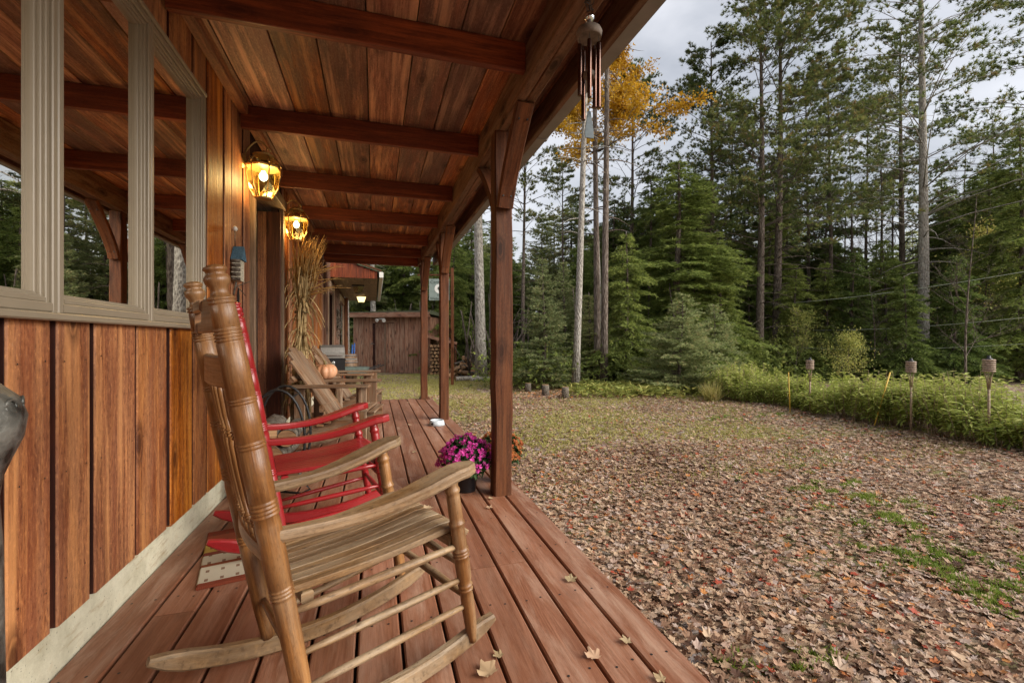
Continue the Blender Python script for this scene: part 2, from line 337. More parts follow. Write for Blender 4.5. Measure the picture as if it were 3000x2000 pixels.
M['pine'] = foliage('pine_needles', [(.058, .08, .028), (.125, .165, .052), (.21, .25, .08), (.30, .20, .08)])
M['hemlock'] = foliage('hemlock_needles', [(.08, .115, .03), (.20, .26, .062), (.37, .42, .12)])
M['spruce'] = foliage('spruce_needles', [(.12, .15, .055), (.28, .33, .13), (.44, .47, .21), (.42, .34, .17)])
M['yleaf'] = foliage('yellow_leaves', [(.40, .17, .012), (.60, .30, .02), (.72, .42, .04)], .4)
M['yg'] = foliage('yellow_green_leaves', [(.18, .21, .045), (.34, .36, .08), (.52, .50, .14), (.6, .46, .16)], .35)
M['thicket'] = foliage('thicket_leaves', [(.21, .25, .05), (.42, .46, .09), (.64, .64, .16), (.68, .60, .28)], .35)
M['grass'] = foliage('grass_blades', [(.10, .17, .025), (.19, .28, .045), (.34, .36, .09)], .3)
M['drygrass'] = foliage('dry_grass', [(.3, .3, .08), (.42, .38, .12), (.5, .42, .2)], .3)
M['mag'] = foliage('magenta_petals', [(.34, .012, .13), (.62, .05, .32), (.78, .20, .52)], .3)
M['orp'] = foliage('orange_petals', [(.4, .05, .03), (.62, .14, .06), (.7, .28, .10)], .3)
M['mleaf'] = foliage('mum_leaves', [(.03, .06, .02), (.05, .1, .03), (.08, .14, .04)], .2)
M['twig'] = foliage('bare_twigs', [(.07, .05, .04), (.12, .095, .075), (.18, .15, .12)], 0)
M['litter'] = foliage('leaf_litter', [(.08, .038, .024), (.22, .12, .075), (.38, .235, .155), (.49, .34, .225), (.41, .32, .28), (.54, .22, .065), (.34, .06, .035)], .12, .55, 0)
M['tanleaf'] = foliage('dry_tan_leaf', [(.34, .22, .12), (.5, .36, .22), (.6, .46, .3)], .2, .6, .2)
def mk_bark(name, c0, c1, c2, sx=34, sz=7):
    N = NT(name); c = N.n('TexCoord').outputs['Object']; p = N.vmath('MULTIPLY', c, (sx, sx, sz)); vo = N.n('TexVoronoi', feature='F1'); N.l(p, vo.inputs[0]); vo.inputs['Scale'].default_value = 1
    n = N.noise(c, 3, 4, .6); f = N.noise(p, 2, 4, .7); col = N.ramp(N.math('ADD', N.math('MULTIPLY', vo.outputs[0], .5), N.math('MULTIPLY', f, .5)), [(.25, c0), (.5, c1), (.75, c2)])
    col = N.mix(N.mr(n, .45, .7, 0, .5), col, tuple(x * .8 for x in c2)); N.bsdf(col, .95, .1, vo.outputs[0], .9, .03); return N.m
M['trunk'] = mk_bark('conifer_bark', (.04, .028, .02), (.13, .10, .082), (.26, .215, .18))
M['palebark'] = mk_bark('pale_grey_bark', (.12, .105, .09), (.30, .27, .235), (.46, .43, .38), 30, 10)
def mk_ground():
    N = NT('yard_ground'); c = N.n('TexCoord').outputs['Object']
    big = N.noise(c, .35, 4, .6); mid = N.noise(c, 2.2, 5, .65); vo = N.n('TexVoronoi', feature='F1'); N.l(N.vmath('ADD', c, N.vmath('MULTIPLY', N.n('TexNoise').outputs['Color'], (.0, .0, 0))), vo.inputs[0]); vo.inputs['Scale'].default_value = 15
    sep = N.n('SeparateColor'); N.l(vo.outputs['Color'], sep.inputs[0]); ed = N.n('TexVoronoi', feature='DISTANCE_TO_EDGE'); N.l(c, ed.inputs[0]); ed.inputs['Scale'].default_value = 15
    lf = N.ramp(sep.outputs[0], [(0, (.13, .07, .045)), (.3, (.25, .16, .105)), (.55, (.36, .26, .175)), (.8, (.42, .32, .23)), (.93, (.34, .29, .27)), (1, (.42, .13, .05))])
    lf = N.mix(N.mr(ed.outputs[0], 0, .09, .85, 0), lf, (.045, .026, .018))
    gr = N.noise(c, 55, 4, .7); g = N.ramp(gr, [(.35, (.10, .10, .03)), (.55, (.27, .27, .08)), (.7, (.40, .40, .15))])
    msk = N.mr(N.math('ADD', N.math('MULTIPLY', big, .6), N.math('MULTIPLY', mid, .5)), .53, .62, 0, .75); col = N.mix(msk, lf, g)
    N.bsdf(col, .85, .25, N.math('ADD', sep.outputs[1], gr), .8, .02); return N.m
M['ground'] = mk_ground()
def mk_rug():
    N = NT('woven_rug'); c = N.n('TexCoord').outputs['Object']; sp = N.n('SeparateXYZ'); N.l(c, sp.inputs[0]); x, y = sp.outputs[0], sp.outputs[1]
    band = N.n('ValToRGB'); band.color_ramp.interpolation = 'CONSTANT'; N.l(N.mr(y, -.3, .3), band.inputs[0]); e = band.color_ramp.elements
    st = [(0, (.22, .05, .025)), (.05, (.55, .5, .38)), (.30, (.24, .07, .03)), (.34, (.55, .5, .38)), (.5, (.2, .05, .03)), (.56, (.4, .27, .06)), (.74, (.3, .08, .04)), (.9, (.2, .04, .02))]
    while len(e) < len(st): e.new(.5)
    for q, (p_, cc) in zip(e, st): q.position = p_; q.color = (*cc, 1)
    zz = N.math('PINGPONG', N.math('MULTIPLY', x, 9), .5); dd = N.math('LESS_THAN', N.math('ABSOLUTE', N.math('SUBTRACT', zz, .25)), .06)
    dy = N.math('LESS_THAN', N.math('PINGPONG', N.math('MULTIPLY', y, 12), .5), .14); col = N.mix(N.math('MULTIPLY', N.math('MULTIPLY', dd, dy), .8), band.outputs[0], (.16, .06, .03))
    wv = N.math('MULTIPLY', N.math('SINE', N.math('MULTIPLY', x, 900)), N.math('SINE', N.math('MULTIPLY', y, 700))); col = N.mix(N.mr(wv, -1, 1, 0, .3), col, (.05, .03, .02))
    N.bsdf(col, .95, .1, wv, .5, .003); return N.m
M['rug'] = mk_rug()

# ------------------------------------------------------------------ the setting: ground, deck
def mk_groundsheet():
    xs = np.concatenate([[-300, -80, -30], np.linspace(-12, 24, 73), [40, 90, 300]]); ys = np.concatenate([[-300, -60, -20], np.linspace(-6, 30, 73), [45, 90, 300]])
    X, Y = np.meshgrid(xs, ys, indexing='ij'); Z = GZ + .02 * np.sin(X * 1.3 + .7 * Y) + .02 * np.sin(Y * 1.7 - .4 * X) - .01
    n, m = X.shape; V = np.stack([X, Y, Z], -1).reshape(-1, 3); i = np.arange((n - 1) * (m - 1)); a = (i // (m - 1)) * m + i % (m - 1)
    T = np.concatenate([np.stack([a, a + m, a + 1], 1), np.stack([a + m, a + m + 1, a + 1], 1)]); o = np_mesh('ground', V, T, np.zeros(len(V)), M['ground']); tag(o, kind='structure', label='yard ground under fallen leaves and thin grass')
    o.data.polygons.foreach_set('use_smooth', [True] * len(o.data.polygons))
mk_groundsheet()
mb = MB(); xe = .9425; xs = [xe] + [.8066 - .1438 * k for k in range(13)]
for i in range(13):
    a, b = xs[i + 1] + .005, xs[i] - (.005 if i else 0)
    cuts = [-2.2] + sorted(rnd.sample([-.6, 1.15, 1.95, 3.4, 4.1, 5.4, 6.3], 2)) + [7.93]
    for j in range(3): mb.bx(a, b, cuts[j] + .0015, cuts[j + 1] - .0015, -.036, 0, 'y', .005)
sd0 = (.5, .5, .5, 1)
for i in range(13):
    a, b = xs[i + 1], xs[i]
    for yy in np.arange(-.8, 7.9, .41):
        for q in (.28, .72): 
            px = a + (b - a) * q + rnd.uniform(-.008, .008); py = yy + rnd.uniform(-.012, .012)
            if py < 4.5: mb.poly([(px + .0045 * math.cos(k * 1.05), py + .0045 * math.sin(k * 1.05), .0012) for k in range(6)], sd0, 1)
mb.bx(-.93, .93, -2.2, 7.9, -.06, -.04, 'y', .002, mi=2); mb.bx(.90, .925, -2.2, 7.9, -.235, -.042, 'y', .003, mi=0); mb.bx(-.9, .9, 7.88, 7.905, -.235, -.042, 'x', .003)
tag(mb.build('porch_deck', [M['deck'], M['black'], M['backing']]), kind='structure', label='red brown stained plank deck of the porch')

# ------------------------------------------------------------------ house
WX = -.86; HT = 2.56
house = empty('house', 'board-sided cabin with open front porch, exposed joists and brown stained posts', 'house')
DOOR = (3.85, 4.74); WIN = (.44, 2.70); WZ = (1.075, 2.245)
gaps = [-2.2, -1.9, -1.7, -1.45, -1.2, -1.0, -.75, -.5, -.3, -.02, .2, .42, .62, .88, 1.06, 1.23, 1.407, 1.59, 1.77, 2.05, 2.33, 2.60, 2.80, 3.08, 3.24, 3.5, 3.68]
mb = MB()
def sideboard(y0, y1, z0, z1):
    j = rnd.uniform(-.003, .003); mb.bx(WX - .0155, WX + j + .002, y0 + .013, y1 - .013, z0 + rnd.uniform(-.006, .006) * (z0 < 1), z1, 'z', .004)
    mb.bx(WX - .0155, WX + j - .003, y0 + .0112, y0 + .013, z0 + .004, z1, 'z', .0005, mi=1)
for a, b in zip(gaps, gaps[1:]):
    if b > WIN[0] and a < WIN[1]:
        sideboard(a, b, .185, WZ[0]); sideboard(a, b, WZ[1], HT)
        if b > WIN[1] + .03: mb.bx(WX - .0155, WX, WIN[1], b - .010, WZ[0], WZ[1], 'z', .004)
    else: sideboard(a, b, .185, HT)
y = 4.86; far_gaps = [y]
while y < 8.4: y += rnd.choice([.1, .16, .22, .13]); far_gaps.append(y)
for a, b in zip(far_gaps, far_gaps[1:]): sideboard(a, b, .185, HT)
for a, b in zip(gaps, gaps[1:]):
    for zz in (.32, .62, .95, 1.4, 1.9, 2.35):
        if zz > WZ[0] and b > WIN[0] and a < WIN[1]: continue
        for q in (a + .04, b - .04):
            q += rnd.uniform(-.006, .006); z_ = zz + rnd.uniform(-.012, .012); mb.poly([(WX + .0058, q + .0028 * math.cos(-k * 1.05), z_ + .0028 * math.sin(-k * 1.05)) for k in range(6)], sd0, 2)
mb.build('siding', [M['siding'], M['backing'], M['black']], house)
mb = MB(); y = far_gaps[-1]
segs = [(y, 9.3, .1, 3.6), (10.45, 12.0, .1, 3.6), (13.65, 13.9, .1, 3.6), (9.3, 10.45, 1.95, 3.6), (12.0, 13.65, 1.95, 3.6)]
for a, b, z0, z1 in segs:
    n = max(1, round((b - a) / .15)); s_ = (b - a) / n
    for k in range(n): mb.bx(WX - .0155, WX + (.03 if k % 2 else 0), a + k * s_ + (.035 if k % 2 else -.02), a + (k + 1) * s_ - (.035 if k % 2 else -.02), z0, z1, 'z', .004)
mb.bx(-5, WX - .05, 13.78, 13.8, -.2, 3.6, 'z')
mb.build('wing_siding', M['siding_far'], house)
mb = MB()
for y0, y1, z0, z1 in [(-2.2, WIN[0], .15, HT), (WIN[0], WIN[1], .15, WZ[0] - .001), (WIN[0], WIN[1], WZ[1] + .001, HT), (WIN[1], DOOR[0], .15, HT), (DOOR[0], DOOR[1], 2.24, HT), (DOOR[1], 9.3, .15, HT + .8), (9.3, 13.8, 1.96, HT + .8), (10.45, 12, .1, 1.96)]:
    mb.bx(WX - .07, WX - .016, y0, y1, z0 + .04, z1, 'z', .001)
mb.build('wall_backing', M['backing'], house)
mb = MB(); mb.bx(-1.05, -.918, -2.2, 3.84, -.24, .2, 'y', .006, sd0); mb.bx(-1.05, -.918, 4.76, 8.6, -.24, .2, 'y', .006, sd0); mb.bx(-1.05, -.94, 8.6, 13.9, -.24, .12, 'y', .006, sd0); mb.build('foundation', M['concrete'], house)
# room behind the window
mb = MB(); mb.bx(-4.6, -4.5, -2.2, 3.7, -.1, 2.6); mb.bx(-4.5, -.93, -2.3, -2.2, -.1, 2.6); mb.bx(-4.5, -1.06, 3.7, 3.8, -.1, 2.6); mb.bx(-4.5, -1.06, -2.2, 3.7, -.1, 0); mb.build('room', M['room'], house)
mb = MB()
for k in range(20): mb.bx(-4.5 + k * .18, -4.5 + k * .18 + .175, -2.2, 3.7, 2.5, 2.53, 'y', .003)
mb.build('room_ceiling', M['ceiling'], house)
rl = empty('ceiling_lamp', 'small round lit lamp on the ceiling of the room behind the window', 'lamp', (-1.95, 2.35, 2.42)); MB().lathe((0, 0, 0), (0, 0, .078), [(0, .02), (.1, .09), (.5, .12), (1, .12)], 20).build('shade', M['bulb'], rl)
# windows
def window_unit(y0, y1):
    z0, z1 = WZ; fr = MB()
    def rail(a0, a1, b0, b1, x0, x1): fr.bx(x0, x1, a0, a1, b0, b1, 'y', .003, sd0)
    def stile(a0, a1, b0, b1, x0, x1): fr.bx(x0, x1, a0, a1, b0, b1, 'z', .003, sd0)
    stile(y0 + .001, y0 + .022, z0, z1, -.96, WX + .026); stile(y1 - .022, y1 - .001, z0, z1, -.96, WX + .026)
    rail(y0 + .022, y1 - .022, z0, z0 + .026, -.96, WX + .026); rail(y0 + .022, y1 - .022, z1 - .026, z1, -.96, WX + .026)
    o = fr.build('window', M['vinyl'], house)
    s = MB()
    for k, (dd, xx) in enumerate(((.0, WX + .019), (.007, WX + .011), (.014, WX + .001))):
        a, b = y0 + .0225 + dd, y1 - .0225 - dd; c, d = z0 + .0265 + dd, z1 - .0265 - dd; ww = .015
        s.bx(-.94, xx, a, a + ww - .0008, c, d, 'z', .002, sd0); s.bx(-.94, xx, b - ww + .0008, b, c, d, 'z', .002, sd0)
        s.bx(-.94, xx, a + ww, b - ww, c, c + ww - .0008, 'y', .002, sd0); s.bx(-.94, xx, a + ww, b - ww, d - ww + .0008, d, 'y', .002, sd0)
    sa = s.build('sash', M['vinyl'], o); gs = MB(); e_ = .0365; xg = WX - .004
    gs.bx(-.93, xg, y0 + e_, y0 + e_ + .011, z0 + e_ + .004, z1 - e_ - .004, 'z', .001, sd0).bx(-.93, xg, y1 - e_ - .011, y1 - e_, z0 + e_ + .004, z1 - e_ - .004, 'z', .001, sd0).bx(-.93, xg, y0 + e_ + .011, y1 - e_ - .011, z0 + e_ + .004, z0 + e_ + .015, 'y', .001, sd0).bx(-.93, xg, y0 + e_ + .011, y1 - e_ - .011, z1 - e_ - .015, z1 - e_ - .004, 'y', .001, sd0)
    gs.build('gasket', M['gasket'], o)
    MB().bx(WX - .012, WX - .008, y0 + .045, y1 - .045, z0 + .05, z1 - .05, 'z', .0005, sd0).build('pane', M['glass'], o)
for a, b in ((.44, .999), (1.0, 1.562), (1.563, 2.109), (2.11, 2.668)): window_unit(a, b)
mb = MB(); mb.bx(-.9, WX + .03, 2.669, 2.70, WZ[0] - .02, WZ[1] + .02, 'z', .004, sd0); mb.bx(-.9, WX + .034, .42, 2.699, WZ[0] - .022, WZ[0] - .001, 'y', .004, sd0); mb.bx(-.9, WX + .034, .42, 2.699, WZ[1] + .001, WZ[1] + .022, 'y', .004, sd0)
mb.build('window_trim', M['vinyl'], house)
# recessed door
d = MB(); d.bx(-1.10, -1.05, DOOR[0] + .03, DOOR[1] - .03, .03, 2.2, 'z', .004); dro = d.build('door', M['doorw'], house)
MB().lathe((-1.05, 3.98, .95), (-.99, 3.98, .95), [(0, .012), (.5, .012), (.55, .028), (.85, .03), (1, .012)], 14).build('handle', M['brass'], dro)
mb = MB(); mb.bx(-1.12, WX + .022, 3.75, 3.775, .02, 2.24, 'z', .003); mb.bx(-1.045, -.966, 4.74, 4.775, .02, 2.2, 'z', .004)
mb.build('door_jamb', M['siding'], house); MB().bx(-.964, WX + .01, 4.735, 4.77, .02, 2.2, 'z', .003).build('door_jamb', M['doorw'], house)
mb = MB(); mb.bx(WX - .01, WX + .028, 3.70, 3.748, .15, 2.24, 'z', .004); mb.bx(WX - .01, WX + .028, 4.772, 4.84, .15, 2.24, 'z', .004); mb.bx(-1.1, WX + .045, 3.69, 4.87, 2.24, 2.33, 'y', .005); mb.build('door_casing', M['trimw'], house)
MB().bx(-1.04, -1.0, 3.78, 3.80, .05, 2.2, 'z', .002).build('screen_door_edge', M['reddoor'], house)
# doors of the far wing
for a, b in ((9.32, 10.43), (12.02, 13.63)):
    mb = MB(); mb.bx(-1.0, -.95, a, b, -.1, 1.94, 'z', .004); o = mb.build('door', M['doorw'], house)
    MB().bx(WX - .01, WX + .03, a - .08, a + .02, -.1, 1.98, 'z', .004).bx(WX - .01, WX + .03, b - .02, b + .08, -.1, 1.98, 'z', .004).bx(WX - .01, WX + .04, a - .1, b + .1, 1.985, 2.15, 'y', .004).build('door_frame', M['trimw'], o)
mb = MB(); mb.bx(WX + .03, WX + .13, 13.78, 13.88, -.2, 2.2, 'z', .006); mb.build('corner_post', M['post'], house)
# porch ceiling
mb = MB(); px = -1.0; widths = [.22, .26, .23, .25, .24, .22, .2, .19, .23, .17]; k = 0
while px < 1.06:
    wd = widths[k % len(widths)]; k += 1; yy = -2.2; first = True
    while yy < 8.55:
        ln = rnd.choice([2.3, 3.4, 4.6]); y2 = min(8.58, yy + ln); mb.bx(px + .003, min(px + wd, 1.08) - .003, yy + .002, y2 - .002, HT - .001, HT + .024, 'y', .003); yy = y2
    px += wd
mb.build('porch_ceiling', M['ceiling'], house)
MB().bx(-5, 1.115, -2.4, 8.66, HT + .03, HT + .12, 'y', .01).build('roof', M['shedroof'], house)
JY = [-1.15, 0, 1.13, 2.265, 3.40, 4.60, 5.74, 6.88, 7.93]
for yj in JY: MB().board((WX + .012, yj + .02, 2.482), (.757, yj + .02, 2.482), .042, .15, ch=.004).build('joist', M['joist'], house)
MB().board((WX + .012, 8.52, 2.45), (.757, 8.52, 2.45), .042, .2, ch=.004).build('joist', M['joist'], house)
mb = MB()
for a, b in zip([-2.2] + JY, JY + [8.49]): mb.board((WX + .03, a + .045, 2.525), (WX + .03, b - .006, 2.525), .055, .06, ch=.004)
mb.build('ledger', M['siding'], house)
mb = MB(); mb.bx(.76, .812, -2.2, 8.54, 2.34, 2.55, 'y', .006); mb.bx(.816, .872, -2.2, 8.54, 2.345, 2.55, 'y', .006); hdr = mb.build('header_beam', M['header'], house)
mb = MB(); mb.bx(1.045, 1.085, -2.2, 8.6, 2.40, 2.555, 'y', .005); mb.bx(.874, .90, -2.2, 8.6, 2.50, 2.555, 'y', .004); mb.build('fascia', M['header'], house)
g = MB(); pf = [(1.09, 2.53), (1.09, 2.415), (1.165, 2.415), (1.175, 2.45), (1.20, 2.49), (1.20, 2.53), (1.193, 2.53), (1.193, 2.492), (1.168, 2.453), (1.16, 2.422), (1.097, 2.422), (1.097, 2.53)]
g.slab(pf, -2.25, 8.66, sd0, axis=1)
for yy in (3.0, 6.05, -.1): g.slab([(1.087, 2.54), (1.087, 2.408), (1.168, 2.408), (1.207, 2.485), (1.207, 2.54), (1.19, 2.54), (1.16, 2.42), (1.1, 2.42), (1.1, 2.54)], yy, yy + .035, sd0, axis=1)
g.build('gutter', M['gutter'], house)
def post(x0, x1, y0, wob):
    mb = MB(); n = 14; cx = (x0 + x1) / 2; cy = y0 + .06; w_ = x1 - x0
    pts = [(cx + rnd.uniform(-wob, wob), cy, 2.34 * i / (n - 1)) for i in range(n)]
    ww = [w_ + rnd.uniform(-wob, wob) * 1.6 for _ in range(n)]
    mb.sweep(pts, lambda i, m: crect(.12 + (ww[i] - w_) * .5, ww[i], .008), (1, 0, 0)); p = mb.build('post', M['post'], house)
    for s_, ln in ((-1, .36), (1, .55)):
        b = MB(); ys = y0 if s_ < 0 else y0 + .12
        z0b = 1.84; pts = []
        for i in range(9):
            q = i / 8; arc = math.sin(q * math.pi) * .035
            pts.append((cx + .0 + q * .02, ys + s_ * (.02 + ln * q ** 1.25 - arc * .4), z0b + (2.34 - z0b) * q))
        b.sweep(pts, crect(.10 if s_ < 0 else .085, .05, .006), (0, -s_, 0)); br = b.build('brace', M['post'], p)
        if s_ < 0:
            for q, dz in ((.1, 0), (.16, .02), (.9, 0), (.93, -.02)):
                pp = pts[min(8, round(q * 8))]
                for ox in (-.025, .025):
                    MB().lathe((pp[0] + ox, pp[1] - .031, pp[2] + dz), (pp[0] + ox, pp[1] - .02, pp[2] + dz), [(0, .005), (1, .005)], 8).build('screw', M['black'], br)
post(.735, .852, 2.81, .004); post(.785, .895, 5.71, .002); post(.75, .858, 7.79, .002)
MB().bx(.73, .90, 7.77, 7.95, .0005, .02, 'y', .003).build('post_base', M['post'], house)
# far wing overhang
mb = MB(); k = 0
for x0 in np.arange(-.84, .05, .15): mb.bx(x0, min(x0 + .147, .055), 9.6, 15.3, 2.25, 2.27, 'y', .002)
mb.build('soffit', wood('pale_soffit', [(.22, .15, .09), (.38, .28, .17), (.48, .37, .24)], worn=(.2, .13, .08), wornamt=.8, rough=.7, var=.2), house)
mb = MB()
for k, x0 in enumerate(np.arange(-1.9, .05, .13)):
    x1 = min(x0 + .127, .07); z1 = 2.36 + (.07 - (x0 + x1) / 2) * .33; mb.bx(x0, x1, 9.57, 9.595, 2.235, z1, 'z', .003)
mb.build('gable_boards', M['joist'], house)
mb = MB(); mb.board((.13, 9.53, 2.385), (-2.2, 9.53, 3.17), .05, .03, ch=.003); mb.build('rake_board', M['post'], house)
mb = MB(); mb.slab([(.13, 2.36), (.13, 2.42), (-2.2, 3.2), (-5, 3.2), (-5, 3.1), (-2.2, 3.1)], 9.6, 15.4, axis=1); mb.build('roof', M['shedroof'], house)
mb = MB(); mb.bx(.09, .17, 9.5, 15.4, 2.25, 2.36, 'y', .01, sd0); mb.build('gutter', M['white'], house)
for (yy, lit) in ((11.0, False), (13.6, True)):
    f = empty('ceiling_light', 'brass box light glowing on the far porch soffit' if lit else 'dark unlit box light on the far porch soffit, nearer the camera', 'light', (-.36, yy, 2.25))
    MB().bx(-.13, .13, -.13, .13, -.03, -.001, 'z', .004).lathe((0, 0, -.19), (0, 0, -.18), [(0, .08), (1, .08)], 4).build('frame', M['brass'] if lit else M['black'], f)
    MB().lathe((0, 0, -.178), (0, 0, -.031), [(0, .075), (1, .125)], 4, sm=False).build('shade', M['dimbulb'] if lit else M['lampglass'], f)

# ------------------------------------------------------------------ lanterns
def lantern(x, y, z, label):
    t = empty('wall_lantern', label, 'lantern', (x, y, z), 0, 'brass lanterns beside the doors')
    m = MB(); n = 6
    m.lathe((0, 0, .205), (0, 0, .225), [(0, .112), (.5, .118), (1, .108)], 6, sm=False)
    m.lathe((0, 0, .29), (0, 0, .335), [(0, .062), (.2, .07), (.35, .05), (.5, .028), (.8, .012), (1, .004)], 16)
    m.lathe((0, 0, -.004), (0, 0, .006), [(0, .058), (1, .058)], 6, sm=False)
    for k in range(6):
        a = 2 * math.pi * k / 6
        def P(r, zz): return (r * math.cos(a), r * math.sin(a), zz)
        m.tube([P(.108, .21), P(.107, .16), P(.092, .07), P(.056, 0)], .0042, 6); m.tube([P(.112, .225), P(.092, .258), P(.062, .295)], .0042, 6)
    wx = WX - x - .02
    arc = [(wx + .02, 0, .22), (wx + .025, 0, .30)] + [(wx * .5 + (wx * .5 - .02) * -math.cos(q) * -1, 0, .34 + .055 * math.sin(q)) for q in np.linspace(0, math.pi, 9)][0:0]
    for q in np.linspace(0, 1, 10): arc.append((wx + .025 + (0.02 - wx - .0) * q, 0, .31 + .085 * math.sin(q * math.pi * .92)))
    m.tube(arc, .006, 8); m.tube([(.03 + .014 * math.cos(a), 0, .335 + .014 * math.sin(a)) for a in np.linspace(0, 5, 9)], .005, 6)
    m.build('frame', M['brass'], t)
    m = MB(); m.lathe((wx + .001, 0, .24), (wx + .03, 0, .24), [(0, .06), (.6, .058), (1, .03)], 16); m.tube([(wx + .02, 0, .215), (-.09, 0, .215)], .008, 8); m.build('backplate', M['brass'], t)
    g = MB()
    for (za, ra, zb, rb) in ((.003, .053, .07, .088), (.07, .088, .16, .103), (.16, .103, .208, .104), (.226, .108, .292, .06)):
        for k in range(6):
            a, b = 2 * math.pi * k / 6, 2 * math.pi * (k + 1) / 6
            g.poly([(ra * math.cos(a), ra * math.sin(a), za), (ra * math.cos(b), ra * math.sin(b), za), (rb * math.cos(b), rb * math.sin(b), zb), (rb * math.cos(a), rb * math.sin(a), zb)])
    g.build('glass', M['lampglass'], t)
    b = MB(); b.lathe((0, 0, .12), (0, 0, .19), [(0, .002), (.12, .017), (.35, .027), (.6, .027), (.85, .016), (1, .012)], 16); b.build('bulb', M['bulb'], t)
    l = bpy.data.lights.new('lantern_light', 'POINT'); l.energy = 1.5; l.color = (1, .66, .28); l.shadow_soft_size = .07
    lo = bpy.data.objects.new('lantern_light', l); C.objects.link(lo); lo.parent = t; lo.location = (.015, 0, .11)
    return t
lantern(-.742, 3.54, 1.985, 'brass lantern with glowing bulb on the wall between window and door, larger one')
lantern(-.742, 4.93, 1.985, 'brass lantern with glowing bulb beyond the door, above the corn stalks')

# ------------------------------------------------------------------ rocking chairs
def rings(base, s0, s1, k, r, dr=.0022):      # a band of turned rings
    out = []
    for i in range(k):
        a = s0 + (s1 - s0) * i / k; b = s0 + (s1 - s0) * (i + 1) / k; m = (a + b) / 2
        out += [(a, r - dr), (a + (b - a) * .25, r + dr * .6), (m, r + dr), (b - (b - a) * .25, r + dr * .6)]
    out.append((s1, r - dr)); return out
def rocker(label, P, Pw, loc, rz, cname='rocking_chair'):
    t = empty(cname, label, 'rocking chair', loc, rz)
    RR = 1.15
    def rz_(x): return .0 + RR - math.sqrt(max(.01, RR * RR - (x + .06) ** 2))
    # runners
    for s in (1, -1):
        xs_ = np.linspace(-.53, .335, 22)
        def pf(i, n):
            q = i / (n - 1); hh = .052 * min(1, .38 + 9 * q, .45 + 9 * (1 - q)); return crect(.034, hh, .007)
        pts = [(x, s * (.20 + .03 * (x + .25)), rz_(x) + .028) for x in xs_]; MB().sweep(pts, pf, (0, 0, 1)).build('rocker_runner', Pw, t)
    RB = lambda s, z: Vector((-.235 - .195 * max(0, (z - .1)) / 1.06, s * (.195), z))
    def rear(s):
        A, B = RB(s, .07), RB(s, 1.165)
        pr = [(0, .02), (.02, .022), (.10, .0265), (.28, .0285)] + rings(0, .285, .31, 3, .0287) + [(.312, .0295), (.45, .0315)] + rings(0, .47, .505, 4, .0318) + [(.507, .0325), (.618, .033)] + rings(0, .62, .635, 2, .0325) + [(.637, .033), (.713, .0325)] + rings(0, .715, .728, 2, .032)
        pr += [(.73, .0325), (.843, .0305)] + rings(0, .845, .872, 4, .030) + [(.874, .030), (.918, .028)] + rings(0, .92, .935, 2, .0285) + [(.937, .0215), (.947, .0185), (.955, .021), (.962, .0275), (.97, .029), (.976, .026), (.981, .02), (.986, .023), (.989, .0265), (.994, .0245), (.998, .014), (1, .001)]
        MB().lathe(A, B, [(a, r * .91) for a, r in pr], 20).build('rear_post', P, t)
    FT = lambda s, q: Vector((.245 - .085 * q, s * (.232 + .004 * q), .062 + (.585 - .062) * q))
    def front(s):
        pr = [(0, .011), (.03, .0125), (.10, .0185), (.2, .0205), (.28, .0205)] + rings(0, .32, .37, 2, .0205) + [(.4, .022), (.5, .0235)] + rings(0, .53, .585, 3, .0235) + [(.6, .022), (.70, .0215)] + rings(0, .72, .75, 1, .0225) + [(.78, .021), (.9, .0205)] + rings(0, .91, .95, 1, .021) + [(.97, .02), (1, .019)]
        MB().lathe(FT(s, 0), FT(s, 1), pr, 18).build('front_post', P, t)
    for s in (1, -1): rear(s); front(s)
    # arms
    for s in (1, -1):
        a0 = RB(s, .54) + Vector((.0, 0, 0)); pts = []; n = 18
        for i in range(n):
            q = i / (n - 1); x = a0.x + (.235 - a0.x) * q; z = .535 + .075 * q - .028 * math.sin(math.pi * min(1, q * 1.15)) ; yy = s * (.20 + .045 * q ** 1.2); pts.append((x, yy, z))
        def pf(i, n_):
            q = i / (n_ - 1); wd = .036 + .052 * min(1, max(0, (q - .25) / .45)) ** 1.3
            if q > .9: wd *= math.sqrt(max(.12, 1 - ((q - .9) / .105) ** 2))
            return [(a * wd / 2, b * (.028 + .004 * q) / 2) for a, b in [(-.86, -1), (.86, -1), (1, -.5), (1, .5), (.86, 1), (-.86, 1), (-1, .5), (-1, -.5)]]
        MB().sweep(pts, pf, (0, 0, 1), sm=False).build('arm', Pw, t)
    # seat: slats run front to back, edges rolled over at the front
    st = MB(); nS = 11
    for k in range(nS):
        q = (k + .5) / nS * 2 - 1; pts = []
        for i in range(14):
            u = i / 13; x = -.262 + .502 * u; hw = .178 + .035 * u
            z = .378 + .050 * u - .009 * math.sin(math.pi * min(1, u * 1.1)) - (.035 * ((u - .88) / .12) ** 2 if u > .88 else 0)
            pts.append((x, q * hw, z))
        st.sweep(pts, lambda i, m: crect((.178 + .035 * i / 13) * 2 / nS - .0016, .018, .002), (0, 0, 1))
    st.build('seat', Pw, t)
    cl = MB(); cl.bx(.165, .195, -.222, .222, .372, .408, 'y', .004); cl.bx(-.245, -.215, -.18, .18, .338, .366, 'y', .004); cl.build('seat_rail', Pw, t)
    def rung(A, B, r=.0115, tp=.65): return MB().tube([Vector(A).lerp(Vector(B), q) for q in np.linspace(0, 1, 7)], lambda q: r * (tp + (1 - tp) * math.sin(math.pi * q) ** .6), 10)
    for s in (1, -1):
        for (z0, q1, r) in ((.335, .60, .0125), (.225, .40, .0115), (.135, .235, .0115)): rung(RB(s, z0), FT(s, q1), r).build('stretcher', Pw, t)
